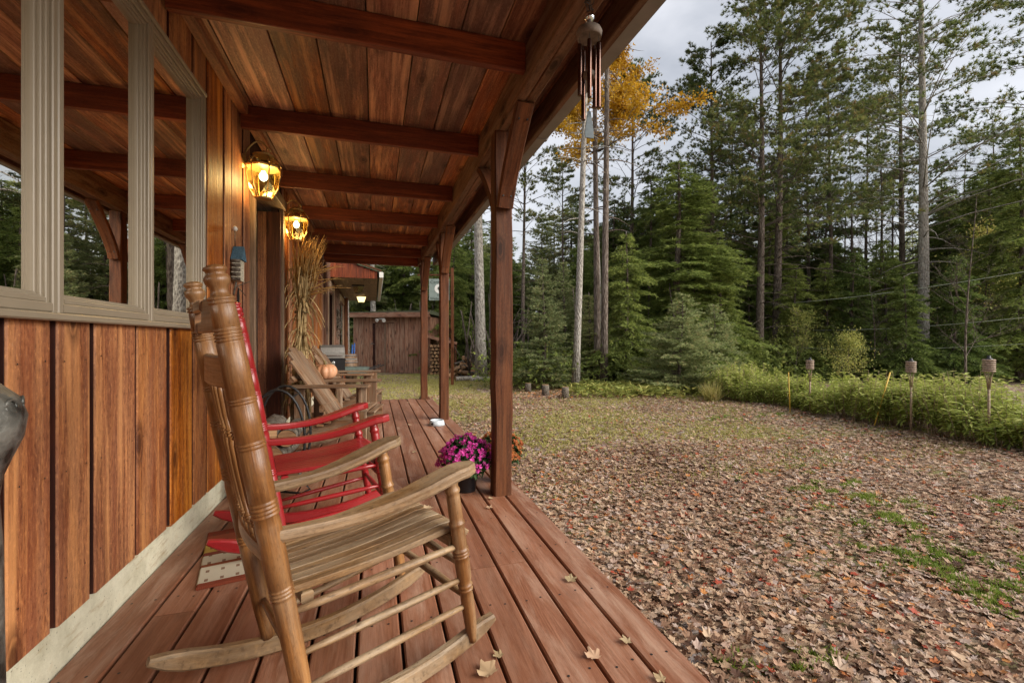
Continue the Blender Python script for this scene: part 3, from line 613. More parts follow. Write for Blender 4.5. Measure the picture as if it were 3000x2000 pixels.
    for q in (.48, .28): rung(FT(-1, q), FT(1, q), .0135).build('stretcher', Pw, t)
    rung(RB(-1, .2), RB(1, .2), .012).build('stretcher', P, t)
    # back: crest with a slot, second rail, spindles, lower rail
    def bow(z, amt, y): return RB(1, z).x - amt * (1 - (y / .2) ** 2)
    def rail(z0, z1, name, amt, m_, th=.02, slot=False, parent=t):
        ys = np.linspace(-.185, .185, 11); mm = MB()
        if slot: 
            for (a, b) in ((-.18, -.06), (.06, .18)): mm.sweep([(bow((z0 + z1) / 2, amt, q), q, (z0 + z1) / 2) for q in np.linspace(a, b, 5)], crect(th, z1 - z0, .004), (0, 0, 1))
            for (a, b) in ((z0, z0 + (z1 - z0) * .36), (z0 + (z1 - z0) * .64, z1)): mm.sweep([(bow((a + b) / 2, amt, q), q, (a + b) / 2) for q in np.linspace(-.06, .06, 5)], crect(th, b - a, .004), (0, 0, 1))
        else: mm.sweep([(bow((z0 + z1) / 2, amt, q), q, (z0 + z1) / 2) for q in ys], crect(th, z1 - z0, .004), (0, 0, 1))
        return mm.build(name, m_, parent)
    rail(1.015, 1.095, 'crest_rail', .02, P, .02, True)
    rail(.885, .96, 'back_rail', .022, P, .022); rail(.455, .497, 'back_rail', .02, P, .024)
    for k in range(7):
        yq = -.15 + .05 * k; A = Vector((bow(.49, .02, yq), yq, .49)); B = Vector((bow(.89, .022, yq), yq, .89))
        pr = [(0, .006), (.05, .008)] + rings(0, .1, .16, 3, .0085, .002) + [(.3, .010), (.5, .0105), (.62, .009)] + rings(0, .66, .72, 3, .0085, .002) + [(.8, .009), (.95, .008), (1, .006)]
        MB().lathe(A, B, pr, 10).build('spindle', P, t)
    return t
rocker('weathered oak rocking chair nearest the camera, facing the yard', M['oak'], M['oak_worn'], (-.025, 1.504, 0.002), R(24))
rocker('red painted rocking chair behind the oak one, facing the yard', M['redpaint'], M['redpaint'], (-.216, 2.56, 0.002), R(13))

# ------------------------------------------------------------------ adirondack chairs, table, pumpkin
def adirondack(label, loc, rz):
    t = empty('adirondack_chair', label, 'chair', loc, rz, 'wooden adirondack chairs')
    m = M['adir']
    for s in (1, -1):
        MB().bx(-.33, .33, s * .285 - .065, s * .285 + .065, .588, .61, 'x', .004).build('arm', m, t)
        MB().bx(.21, .30, s * .24 - .011, s * .24 + .011, 0, .586, 'z', .004).bx(.235, .258, s * .264 - .011, s * .264 + .03, .45, .586, 'z', .003).build('front_leg', m, t)
        MB().bx(-.30, -.21, s * .27 - .011, s * .27 + .011, 0.08, .586, 'z', .004).build('rear_leg', m, t)
        o = MB(); o.slab([(.36, .36), (.36, .22), (.25, .20), (-.05, .1), (-.5, .0), (-.56, .0), (-.56, .05), (-.2, .24), (.1, .33), (.28, .37)], s * .215 - .011, s * .215 + .011, axis=1); o.build('side_rail', m, t)
    st = MB()
    for k in range(8):
        x = .34 - k * .062; z = .372 - (0 if x > .2 else (.2 - x) * .42) - (.02 if k == 0 else 0); st.board((x, -.255, z + .008), (x, .255, z + .008), .054, .018, ch=.003)
    st.build('seat', m, t)
    for k in range(6):
        q = k - 2.5; y0, y1 = q * .07, q * .086; top = .93 - .018 * q * q
        A, B = Vector((.02, y0, .27)), Vector((.02 - (top - .27) * .66, y1, top)); MB().sweep([A, B], lambda i, n: crect(.064 if i == 0 else .082, .019, .003), (1, 0, .66)).build('back_slat', m, t)
    MB().board((-.085, -.25, .40), (-.085, .25, .40), .03, .06).build('back_brace', m, t); MB().board((-.31, -.3, .66), (-.31, .3, .66), .055, .022, up=(.8, 0, .6)).build('back_brace', m, t)
    return t
adirondack('wooden slatted garden chair in front of the corn stalks, nearer the camera', (-.32, 4.50, 0), R(-10))
adirondack('wooden slatted garden chair half hidden beyond the pumpkin', (-.30, 5.88, 0), R(-8))
t = empty('side_table', 'small wooden side table holding the pumpkin between two garden chairs', 'table', (-.52, 5.19, 0))
mb = MB(); 
for k in range(4): mb.bx(-.2 + k * .1, -.103 + k * .1, -.19, .19, .565, .583, 'y', .003)
mb.build('table_top', M['adir'], t)
for sx in (-1, 1):
    for sy in (-1, 1): MB().bx(sx * .16 - .02, sx * .16 + .02, sy * .15 - .02, sy * .15 + .02, 0, .564, 'z', .004).build('leg', M['adir'], t)
pk = empty('pumpkin', 'ribbed dull orange pumpkin with dry stem resting on the side table', 'pumpkin', (-.50, 5.19, .583))
mb = MB(); n, mrow = 60, 14; base = []
for j in range(mrow + 1):
    ph = math.pi * j / mrow; ring = []
    for k in range(n):
        a = 2 * math.pi * k / n; rib = 1 - .10 * abs(math.cos(a * 5)) ** 5 ; r = .122 * (math.sin(ph) ** .72) * rib; z = .084 - .083 * math.cos(ph) * (1 - .22 * (math.sin(ph) < .4) * (1 - math.sin(ph) / .4)); mb.v.append(Vector((r * math.cos(a), r * math.sin(a), max(z, .001))))
for j in range(mrow):
    for k in range(n):
        k2 = (k + 1) % n; mb.face((j * n + k, j * n + k2, (j + 1) * n + k2, (j + 1) * n + k), ((0, 0),) * 4, sd0, 0, True)
mb.build('body', M['pumpkin'], pk); MB().tube([(0, 0, .145), (.0, 0, .17), (-.012, .004, .20)], lambda q: .02 - .008 * q, 7).build('stem', M['stem'], pk)

# ------------------------------------------------------------------ corn stalks
ck = empty('corn_stalk_bundle', 'tall tied bundle of dry corn stalks leaning on the wall', 'corn stalks', (-.70, 4.98, 0))
mb = MB(); tz = 1.28
for k in range(110):
    a = rnd.uniform(0, 6.28); r0 = rnd.uniform(.02, .11); r1 = rnd.uniform(.005, .045); r2 = rnd.uniform(.03, .15); a2 = a + rnd.uniform(-.8, .8); zt = rnd.uniform(1.45, 1.85)
    P0 = Vector((.9 * r0 * math.cos(a), r0 * math.sin(a), rnd.uniform(0, .3))); P1 = Vector((r1 * math.cos(a2), r1 * math.sin(a2), tz)); P2 = Vector((.03 + r2 * math.cos(a2), r2 * math.sin(a2), zt))
    pts = [P0, P0.lerp(P1, .5) + Vector((rnd.uniform(-.03, .03), rnd.uniform(-.03, .03), 0)), P1, P1.lerp(P2, .5), P2]
    rr = rnd.choice([.004, .005, .008]); mb.tube(pts, lambda q, rr=rr: rr * (1 - .5 * q), 5)
for k in range(150):       # hanging and arching dry leaves
    z0 = rnd.uniform(.35, 1.75); a = rnd.uniform(0, 6.28); rr = .05 + .07 * abs(z0 - tz); p = Vector((rr * math.cos(a), rr * math.sin(a), z0)); d = Vector((math.cos(a) * .7, math.sin(a), rnd.uniform(-.5, .9))).normalized(); ln = rnd.uniform(.15, .36); pts = []
    for i in range(6): q = i / 5; pts.append(p + d * ln * q * .55 + Vector((0, 0, -.55 * ln * q * q)))
    for pp in pts: pp.x = max(pp.x, -.13)
    wd = rnd.uniform(.012, .03); mb.sweep(pts, lambda i, n_, wd=wd: [(-wd / 2 * (1 - i / n_) - .001, -.001), (0, -.004), (wd / 2 * (1 - i / n_) + .001, -.001), (0, .002)], (0, 0, 1))
mb.build('stalks', M['straw'], ck)
mb = MB()
for k in range(46):
    a = rnd.uniform(0, 6.28); r = rnd.uniform(.02, .11); p = Vector((.03 + r * math.cos(a), r * math.sin(a), rnd.uniform(1.55, 1.75)))
    for j in range(3):
        d = Vector((rnd.uniform(-.15, .35), rnd.uniform(-.4, .2), rnd.uniform(.7, 1.2))).normalized(); ln = rnd.uniform(.18, .4); pts = [p + d * ln * q + Vector((.1 * q * q * ln, -.05 * q * q, -.1 * ln * q * q)) for q in (0, .3, .6, .85, 1)]
        mb.tube(pts, lambda q: .0055 * (1.1 - q), 4)
for k in range(12):
    p = Vector((.06, rnd.uniform(-.06, .02), rnd.uniform(1.4, 1.72))); d = Vector((rnd.uniform(.5, 1), rnd.uniform(-.5, .1), rnd.uniform(.0, .6))).normalized(); ln = rnd.uniform(.22, .42)
    mb.tube([p + d * ln * q + Vector((0, 0, -.12 * ln * q * q)) for q in (0, .3, .6, .85, 1)], lambda q: .006 * (1.15 - q), 4)
mb.build('tassels', M['tassel'], ck)
mb = MB(); mb.tube([(.06 * math.cos(a), .06 * math.sin(a), tz + .01 * math.sin(3 * a)) for a in np.linspace(0, 6.4, 20)], .008, 6).tube([(.06, 0, tz), (.10, -.02, tz - .08), (.11, -.02, tz - .2)], .005, 6); mb.build('twine', M['stem'], ck)

# ------------------------------------------------------------------ hanging woven ornament
t = empty('woven_ornament', 'small woven house ornament with blue roof hanging on the wall', 'ornament', (WX + .008, 3.25, 1.31))
MB().bx(.0, .05, -.05, .05, .06, .2, 'z', .004).build('body', M['wovenwhite'], t)
MB().slab([(-.06, .19), (.0, .28), (.06, .19)], .0, .062, axis=0).build('roof', M['wovenblue'], t)
mb = MB()
for k in range(5): mb.tube([(0, -.052, .07 + .028 * k), (.052, -.052, .07 + .028 * k)], .011, 7)
mb.tube([(.03, -.06, .03), (.04, .12, -.02)], .003, 5).tube([(.03, -.02, .03), (.06, .16, .08)], .003, 5).tube([(.03, -.05, .05), (.02, -.07, -.03)], .006, 5); mb.build('twigs', M['bark'], t)
MB().tube([(.01, 0, .27), (.012, -.01, .36), (.012, -.02, .375)], .003, 5).build('cord', M['bark'], t)
mb = MB(); mb.slab([(.01, -.16), (.035, -.15), (.04, -.03), (.02, .02), (.0, -.03)], .02, .026, axis=0); mb.build('feather', M['black'], t)
MB().lathe((.002, -.02, .385), (.03, -.02, .385), [(0, .005), (.3, .017), (.7, .016), (1, .003)], 10).build('pompom', M['white'], t)

# ------------------------------------------------------------------ log rack and logs
t = empty('log_rack', 'black iron hoop log holder standing by the wall behind the red rocking chair', 'log rack', (-.60, 3.35, 0))
def hoop(y): return [(.165 * math.cos(a), y, .35 + .33 * math.sin(a)) for a in np.linspace(0, 2 * math.pi, 33)]
for yy in (-.12, .16): MB().tube(hoop(yy), .0085, 8, up=(0, 1, 0), caps=False).build('hoop', M['black'], t)
mb = MB()
for a in (.05, 1.0, 2.1, 3.1, 4.2, 5.2): mb.tube([(.165 * math.cos(a), -.12, .35 + .33 * math.sin(a)), (.165 * math.cos(a), .16, .35 + .33 * math.sin(a))], .006, 6)
for s in (-1, 1): mb.tube([(s * .04, -.14, .03), (s * .15, -.15, .012), (s * .2, -.15, .035), (s * .18, -.15, .06)], .007, 6)
mb.build('frame', M['black'], t)
def logmesh(parent_name, label, loc, rot, r, ln, group, mat='bark', split=False):
    mb = MB(); n = 14
    if split: pr = [(-r, -r * .6), (0, -r * .75), (r, -r * .5), (r * .7, r * .4), (0, r), (-r * .8, r * .45)]
    else: pr = [(r * rnd.uniform(.88, 1.08) * math.cos(2 * math.pi * k / n), r * rnd.uniform(.88, 1.08) * math.sin(2 * math.pi * k / n)) for k in range(n)]
    mb.sweep([(-ln / 2, 0, 0), (0, 0, .004), (ln / 2, 0, 0)], pr, (0, 0, 1), caps=False, sm=not split)
    b = mb.build('log_bark', M['splitwood' if split else mat]); me = b.data; bpy.data.objects.remove(b)
    t = bpy.data.objects.new(parent_name, me); C.objects.link(t)
    for s in (-1, 1): MB().slab([(a * .97, c * .97) for a, c in pr], s * ln / 2, s * (ln / 2 - .004), axis=0).build('cut_end', M['splitwood'], t); t.location = loc; t.rotation_euler = rot; tag(t, label, 'log', group); return t
lr = 'logs in the iron hoop'
for (x, z, r, lab) in ((-.665, .145, .07, 'bark covered log lowest in the iron hoop, beside the wall'), (-.52, .14, .065, 'bark covered log lowest in the iron hoop, toward the yard'), (-.60, .27, .072, 'thick bark covered log in the middle of the iron hoop'), (-.53, .385, .055, 'bark covered log high in the iron hoop, toward the yard'), (-.655, .41, .068, 'round bark covered log on top of the hoop stack, beside the wall')):
    logmesh('firewood_log', lab, (x, 3.36, z), (0, rnd.uniform(-.03, .03), R(90) + rnd.uniform(-.12, .12)), r, .42, lr)

# ------------------------------------------------------------------ rug, bowl, mat, step
t = tag(MB().bx(-.17, .17, -.3, .3, 0, .012, 'y', .005, sd0).build('doormat', M['rug']), 'small woven rug in red, mustard and cream under the red chair runners', 'rug'); t.location = (-.585, 2.43, .001); t.rotation_euler = (0, 0, R(13))
t = empty('pet_bowl', 'round pale grey pet bowl at the foot of the second post', 'bowl', (.70, 5.38, 0))
MB().lathe((0, 0, .001), (0, 0, .062), [(0, .095), (.5, .088), (.95, .078), (1, .074), (.9, .07), (.3, .062), (.28, .001)], 28).build('body', M['bowl'], t)
MB().lathe((-.055, -.0655, .03), (-.064, -.076, .027), [(0, .014), (1, .014)], 12).build('emblem', M['black'], t)
mb = MB()
for k in range(16): mb.bx(-.27 + k * .035, -.255 + k * .035, -.09, .09, .0, .02, 'y', .002)
mb.bx(-.28, .28, -.09, -.08, .0, .014, 'x').bx(-.28, .28, .08, .09, .0, .014, 'x')
t = tag(mb.build('boot_scraper_mat', M['galv']), 'ridged metal scraper mat at the far end of the deck', 'mat'); t.location = (.28, 8.06, -.045)
t = tag(MB().bx(-.3, .3, -.13, .13, 0, .17, 'x', .02, sd0).build('step_block', M['concrete']), 'pale concrete step block at the far end of the deck', 'step'); t.location = (-.30, 8.09, -.24)
t = tag(MB().bx(-.3, .3, -.13, .13, 0, .17, 'x', .02, sd0).build('step_block', M['concrete']), 'pale concrete step block under the metal scraper mat', 'step'); t.location = (.305, 8.09, -.24)

# ------------------------------------------------------------------ potted mums
def mum(loc, label, petal, potm, potr, R_=.168, group=None, low=-.1):
    t = empty('chrysanthemum_pot', label, 'potted flowers', loc)
    MB().lathe((0, 0, 0), (0, 0, .16), [(0, potr * .75), (.02, potr * .77), (.88, potr), (.9, potr * 1.07), (1, potr * 1.07), (1, potr * .95), (.9, potr * .93), (.88, .001)], 24).build('pot', potm, t)
    cz = .21; n = 330; z = nr.uniform(-.25, 1, n); a = nr.uniform(0, 6.283, n); r = np.sqrt(1 - z * z); D = np.stack([r * np.cos(a), r * np.sin(a), z], 1); bump = 1 + .10 * np.sin(a * 3 + z * 5) + nr.normal(0, .035, n)
    P = D * (np.array([R_, R_, R_ * .86]) * bump[:, None]) + [0, 0, cz]
    k = 16; Pr = np.repeat(P, k, 0); Dr = np.repeat(D, k, 0); tn = unit(np.cross(Dr, nr.normal(size=Dr.shape))); d = unit(tn + Dr * nr.uniform(.05, 1.2, len(Dr))[:, None]); s_ = unit(np.cross(d, Dr)); l = nr.uniform(.013, .021, len(Dr))[:, None]; w_ = .0032
    V = np.stack([Pr, Pr + d * l * .6 + s_ * w_, Pr + d * l, Pr + d * l * .6 - s_ * w_], 1).reshape(-1, 3); i = np.arange(len(Pr)) * 4; T = np.concatenate([np.stack([i, i + 1, i + 2], 1), np.stack([i, i + 2, i + 3], 1)])
    tint = np.repeat(np.repeat(nr.random(n), k) * .45 + nr.random(n * k) * .55, 4)
    np_mesh('flowers', V, T, tint, petal, t)
    n = 420; z = nr.uniform(-.75, 1, n); a = nr.uniform(0, 6.283, n); r = np.sqrt(1 - z * z); D = np.stack([r * np.cos(a), r * np.sin(a), z], 1); P = D * np.array([R_, R_, R_ * .85]) * nr.uniform(.6, .93, n)[:, None] + [0, 0, cz]
    V, T, ti = blades(P, D * .6, .04, .022, 4, .7); np_mesh('foliage', V, T, ti, M['mleaf'], t); return t
mum((.58, 2.99, 0), 'magenta chrysanthemum in a black plastic pot beside the nearest post', M['mag'], M['pot'], .085)
mum((.85, 3.13, 0), 'orange chrysanthemum in a beige pot half hidden behind the nearest post', M['orp'], M['clay'], .08, .155)

# ------------------------------------------------------------------ wind chime
t = empty('wind_chime', 'copper-coloured tube wind chime hanging from the porch eave', 'wind chime', (.80, 1.61, 2.213)); t.scale = (.9, .9, .9)
mb = MB(); mb.tube([(0.02 * math.cos(a) * (1 + .3 * math.sin(a * 2.3)), .02 * math.sin(a * 1.3), .085 + .0022 * a) for a in np.linspace(0, 16, 50)], .0018, 5); mb.tube([(0, 0, 0), (0, 0, .122)], .002, 5); mb.build('hook', M['black'], t)
MB().lathe((0, 0, .022), (0, 0, .072), [(0, .001), (.12, .016), (.5, .025), (.88, .016), (1, .001)], 18).build('ball', M['glassball'], t)
mb = MB(); mb.lathe((0, 0, -.045), (0, 0, .005), [(0, .052), (.5, .056), (.75, .05), (.9, .035), (1, .012)], 24); disc = mb.build('disc', M['chimewood'], t)
for k, (a, ln) in enumerate(((0.5, .30), (1.76, .36), (3.0, .26), (4.27, .29), (5.5, .33))):
    x, y_ = .042 * math.cos(a), .042 * math.sin(a); m_ = MB(); m_.lathe((x, y_, -.075 - ln * .85), (x, y_, -.075), [(0, .0085), (.01, .0095), (.99, .0095), (1, .0085)], 12); o = m_.build('tube', M['chrome'], t); MB().tube([(x, y_, -.075), (x, y_, -.04)], .001, 4).build('cord', M['black'], o)
mb = MB(); mb.tube([(0, 0, -.45), (0, 0, -.04)], .0015, 4); mb.build('cord', M['black'], t)
MB().lathe((0, 0, -.215), (0, 0, -.19), [(0, .022), (.2, .026), (.8, .026), (1, .022)], 16).build('striker', M['chimewood'], t)
mb = MB(); mb.slab([(-.006, -.36), (.006, -.36), (.021, -.45), (.02, -.475), (-.02, -.475), (-.021, -.45)], -.003, .003, axis=1); mb.build('sail', M['slate'], t)

# ------------------------------------------------------------------ mottled ornament at the left edge
t = empty('cast_metal_urn_stand', 'mottled dark grey cast metal ornament at the left edge, close to the camera', 'ornament', (-.70, 1.0, 0))
MB().lathe((0, 0, .0), (0, 0, .95), [(0, .12), (.03, .125), (.06, .10), (.2, .085), (.45, .08), (.66, .078), (.76, .073), (.80, .078), (.835, .09), (.87, .103), (.91, .108), (.945, .098), (.975, .07), (.992, .035), (1, .004)], 40).build('body', M['cast'], t)
for k in range(12):
    a = k * .5236; MB().tube([(.100 * math.cos(a) + .012 * math.cos(q) * math.sin(a), .100 * math.sin(a) - .012 * math.cos(q) * math.cos(a), .885 + .012 * math.sin(q)) for q in np.linspace(0, 6.28, 9)], .003, 5).build('ring_ornament', M['cast'], t)

# ------------------------------------------------------------------ leaves on the deck
LO = []
for k in range(5):
    a = R(90 + (k - 2) * 58); ln = (1, .9, .62)[abs(k - 2)]
    for da, rr in ((-.30, .74), (-.14, .92), (0, 1), (.14, .92), (.30, .74)): LO.append((math.cos(a - da) * rr * ln, math.sin(a - da) * rr * ln))
LO.append((-.12, -.28)); LO.append((.12, -.28)); LO = sorted(LO, key=lambda p: -math.atan2(p[1], p[0])); LO = np.array(LO)
def leaf_mesh(P, yaw, tilt, size, curl, tint, elong=None):
    """maple-like leaves; one fan of triangles each"""
    n, m = len(P), len(LO); ca, sa = np.cos(yaw)[:, None], np.sin(yaw)[:, None]; lx = LO[None, :, 0] * (elong[:, None] if elong is not None else 1); ly = LO[None, :, 1]
    r = np.sqrt(lx ** 2 + ly ** 2); jit = nr.uniform(.88, 1.1, (n, m)); x = (lx * ca - ly * sa) * size[:, None] * jit; y = (lx * sa + ly * ca) * size[:, None] * jit
    z = (curl[:, None] * r ** 2 + nr.normal(0, .06, (n, m))) * size[:, None] + x * np.tan(tilt[:, 0])[:, None] + y * np.tan(tilt[:, 1])[:, None]
    ring = np.stack([x, y, z], -1) + P[:, None]; V = np.concatenate([P[:, None], ring], 1).reshape(-1, 3); b = (np.arange(n) * (m + 1))[:, None]; k = np.arange(m)[None]
    T = np.stack([np.broadcast_to(b, (n, m)), b + 1 + (k + 1) % m, b + 1 + k], -1).reshape(-1, 3); return V, T, np.repeat(tint, m + 1)
DL = [(1440, 1462, .03, 'tan dry leaf on the deck beside the nearest post'), (1432, 1490, .035, 'curled tan leaf on the deck just in front of the nearest post'), (1673, 1704, .045, 'pale tan leaf near the deck edge, halfway down'), (1840, 1882, .035, 'crumpled tan leaf on the gap of the outer deck boards'), (1743, 1928, .045, 'pale tan leaf between two outer deck boards, low in the view'), (1435, 1975, .06, 'brown lobed leaf on the deck, bottom of the view'), (1464, 1925, .03, 'orange brown curled leaf on the deck in front of the oak rocker'), (1940, 1995, .035, 'orange leaf at the deck board gap, bottom edge'), (1203, 1246, .035, 'tan leaf on the deck far beyond the red chair'), (1195, 1180, .03, 'tan leaf near the far end of the deck'), (1265, 1235, .028, 'tan leaf beside the pet bowl'), (1213, 1326, .03, 'small pale leaf on the deck right of the rocker arms'), (1258, 1500, .03, 'pale leaf on the front of the oak seat, near the arm')]
for (x, y, s_, lab) in DL:
    zz = .43 if 'seat' in lab else .0; tt = F * (1 - zz) / (y - YV); p = at(x, tt, 0.0 if zz == 0 else .44); s_ *= .8
    V, T, ti = leaf_mesh(np.array([[0, 0, .006]]), nr.uniform(0, 6, 1), np.zeros((1, 2)), np.array([s_]), np.array([.35]), nr.uniform(.2, .9, 1)); V[:, 2] = np.maximum(V[:, 2], .0015)
    o = np_mesh('fallen_leaf', V, T, ti, M['tanleaf']); o.location = p; tag(o, lab, 'leaf', 'fallen leaves on the deck')

# ------------------------------------------------------------------ leaf litter and grass in the yard
def scatter(n, x0, x1, y0, y1, dens=None):
    return np.stack([nr.uniform(x0, x1, n), nr.uniform(y0, y1, n)], 1)
def gz(x, y): return GZ + .02 * np.sin(x * 1.3 + .7 * y) + .02 * np.sin(y * 1.7 - .4 * x) - .01
def patch(x, y):
    return np.sin(x * 1.1 + 2) * np.sin(y * .8 + .5) + .6 * np.sin(x * 2.7 - y * 1.9) + .4 * np.sin(x * .5 + y * 4.1)
def mk_litter():
    parts = [];
    for (n, a, smin, smax) in ((36000, (.96, 4.6, .3, 4.6), .016, .034), (30000, (.96, 7.4, 3.5, 10.5), .02, .038), (14000, (4.5, 7.5, 0, 4.5), .02, .038)):
        q = scatter(n, *a); rr = q[:, 0] * SY + q[:, 1] * CY; rt = q[:, 0] * CY - q[:, 1] * SY; q = q[(rr > .6) & (rt < rr * 1.25) & (q[:, 0] < 7.2 + .05 * np.sin(q[:, 1] * 5))]
        if a[2] > 3: q = q[nr.random(len(q)) > np.clip(.35 + .5 * patch(q[:, 0] * .8, q[:, 1] * .9), .0, .72)]
        m = len(q); P = np.stack([q[:, 0], q[:, 1], gz(q[:, 0], q[:, 1]) + nr.uniform(.004, .028, m)], 1)
        red = nr.random(m); tint = np.where(red < .955, nr.beta(2.2, 2.0, m) * .8, nr.uniform(.85, 1.12, m))
        parts.append(leaf_mesh(P, nr.uniform(0, 6.28, m), nr.normal(0, .15, (m, 2)), nr.uniform(smin, smax, m), nr.normal(.1, .35, m), tint, nr.uniform(.5, 1.1, m)))
    m = 5000; xx, tt = nr.uniform(1440, 1980, m), nr.uniform(9.8, 13.5, m); dd = (xx - 1500) / F; q = np.stack([tt * (SY + dd * CY), tt * (CY - dd * SY)], 1); q = q[q[:, 0] > 2.2]; m = len(q)
    parts.append(leaf_mesh(np.stack([q[:, 0], q[:, 1], gz(q[:, 0], q[:, 1]) + nr.uniform(.004, .03, m)], 1), nr.uniform(0, 6.28, m), nr.normal(0, .2, (m, 2)), nr.uniform(.03, .05, m), nr.normal(.1, .35, m), np.where(nr.random(m) < .55, nr.uniform(.68, .86, m), nr.uniform(.1, .6, m))))
    V, T, ti, o = [], [], [], 0
    for a, b, c in parts: V.append(a); T.append(b + o); ti.append(c); o += len(a)
    tag(np_mesh('leaf_litter', np.concatenate(V), np.concatenate(T), np.concatenate(ti), M['litter']), 'brown, tan and red fallen leaves covering the yard', 'leaves', kind='stuff')
mk_litter()
def mk_grass():
    P = []
    def clump(cx, cy, rx, ry, n, rot=0):
        a = nr.normal(0, 1, (n, 2)); x = cx + a[:, 0] * rx * math.cos(rot) - a[:, 1] * ry * math.sin(rot); y = cy + a[:, 0] * rx * math.sin(rot) + a[:, 1] * ry * math.cos(rot); P.append(np.stack([x, y, gz(x, y) + .005], 1))
    for (x, y, n, rx, ry) in ((2390, 1430, 900, .16, .05), (2480, 1470, 900, .2, .06), (2560, 1530, 900, .14, .07), (2640, 1480, 400, .2, .05), (2650, 1640, 700, .09, .08), (2740, 1680, 500, .08, .07), (2890, 1720, 700, .09, .08), (2960, 1760, 600, .07, .07), (2880, 1650, 500, .12, .06), (2800, 1600, 350, .2, .06), (2300, 1380, 400, .2, .06), (2150, 1960, 60, .03, .02), (2360, 1940, 100, .04, .03), (2920, 1490, 300, .12, .05), (2120, 1225, 700, .35, .07), (2330, 1330, 500, .3, .1), (2420, 1345, 400, .3, .08)):
        tt = F * (1 - GZ) / (y - YV); p = at(x, tt)
        for _ in range(7): clump(p.x + rnd.gauss(0, rx * 1.3), p.y + rnd.gauss(0, ry * 1.3), rx * .22, ry * .3 + .01, n // 12, .5)
    A = np.concatenate(P); D = np.tile([0, 0, 1.], (len(A), 1)); V, T, ti = blades(A, D, .038, .009, 4, .9)
    tag(np_mesh('grass', V, T, ti, M['grass']), 'bright green grass and clover tufts among the fallen leaves', 'grass', kind='stuff')
    q = scatter(70000, .97, 7.6, 3.4, 15); pt = patch(q[:, 0] * .8, q[:, 1] * .9); q = q[(pt > .1 + nr.normal(0, .8, len(q)) - np.clip((q[:, 1] - 6) * .12, 0, .8))]; q = q[nr.random(len(q)) < .6]; A = np.stack([q[:, 0], q[:, 1], gz(q[:, 0], q[:, 1]) + .004], 1)
    q2 = scatter(9000, -.9, 2.5, 8.2, 17); A = np.concatenate([A, np.stack([q2[:, 0], q2[:, 1], gz(q2[:, 0], q2[:, 1])], 1)])
    V, T, ti = blades(A, np.tile([0, 0, .8], (len(A), 1)), .045, .012, 4, .9); tag(np_mesh('thin_grass', V, T, ti, M['drygrass']), 'thin yellowish grass growing through the leaves toward the trees', 'grass', kind='stuff')
mk_grass()

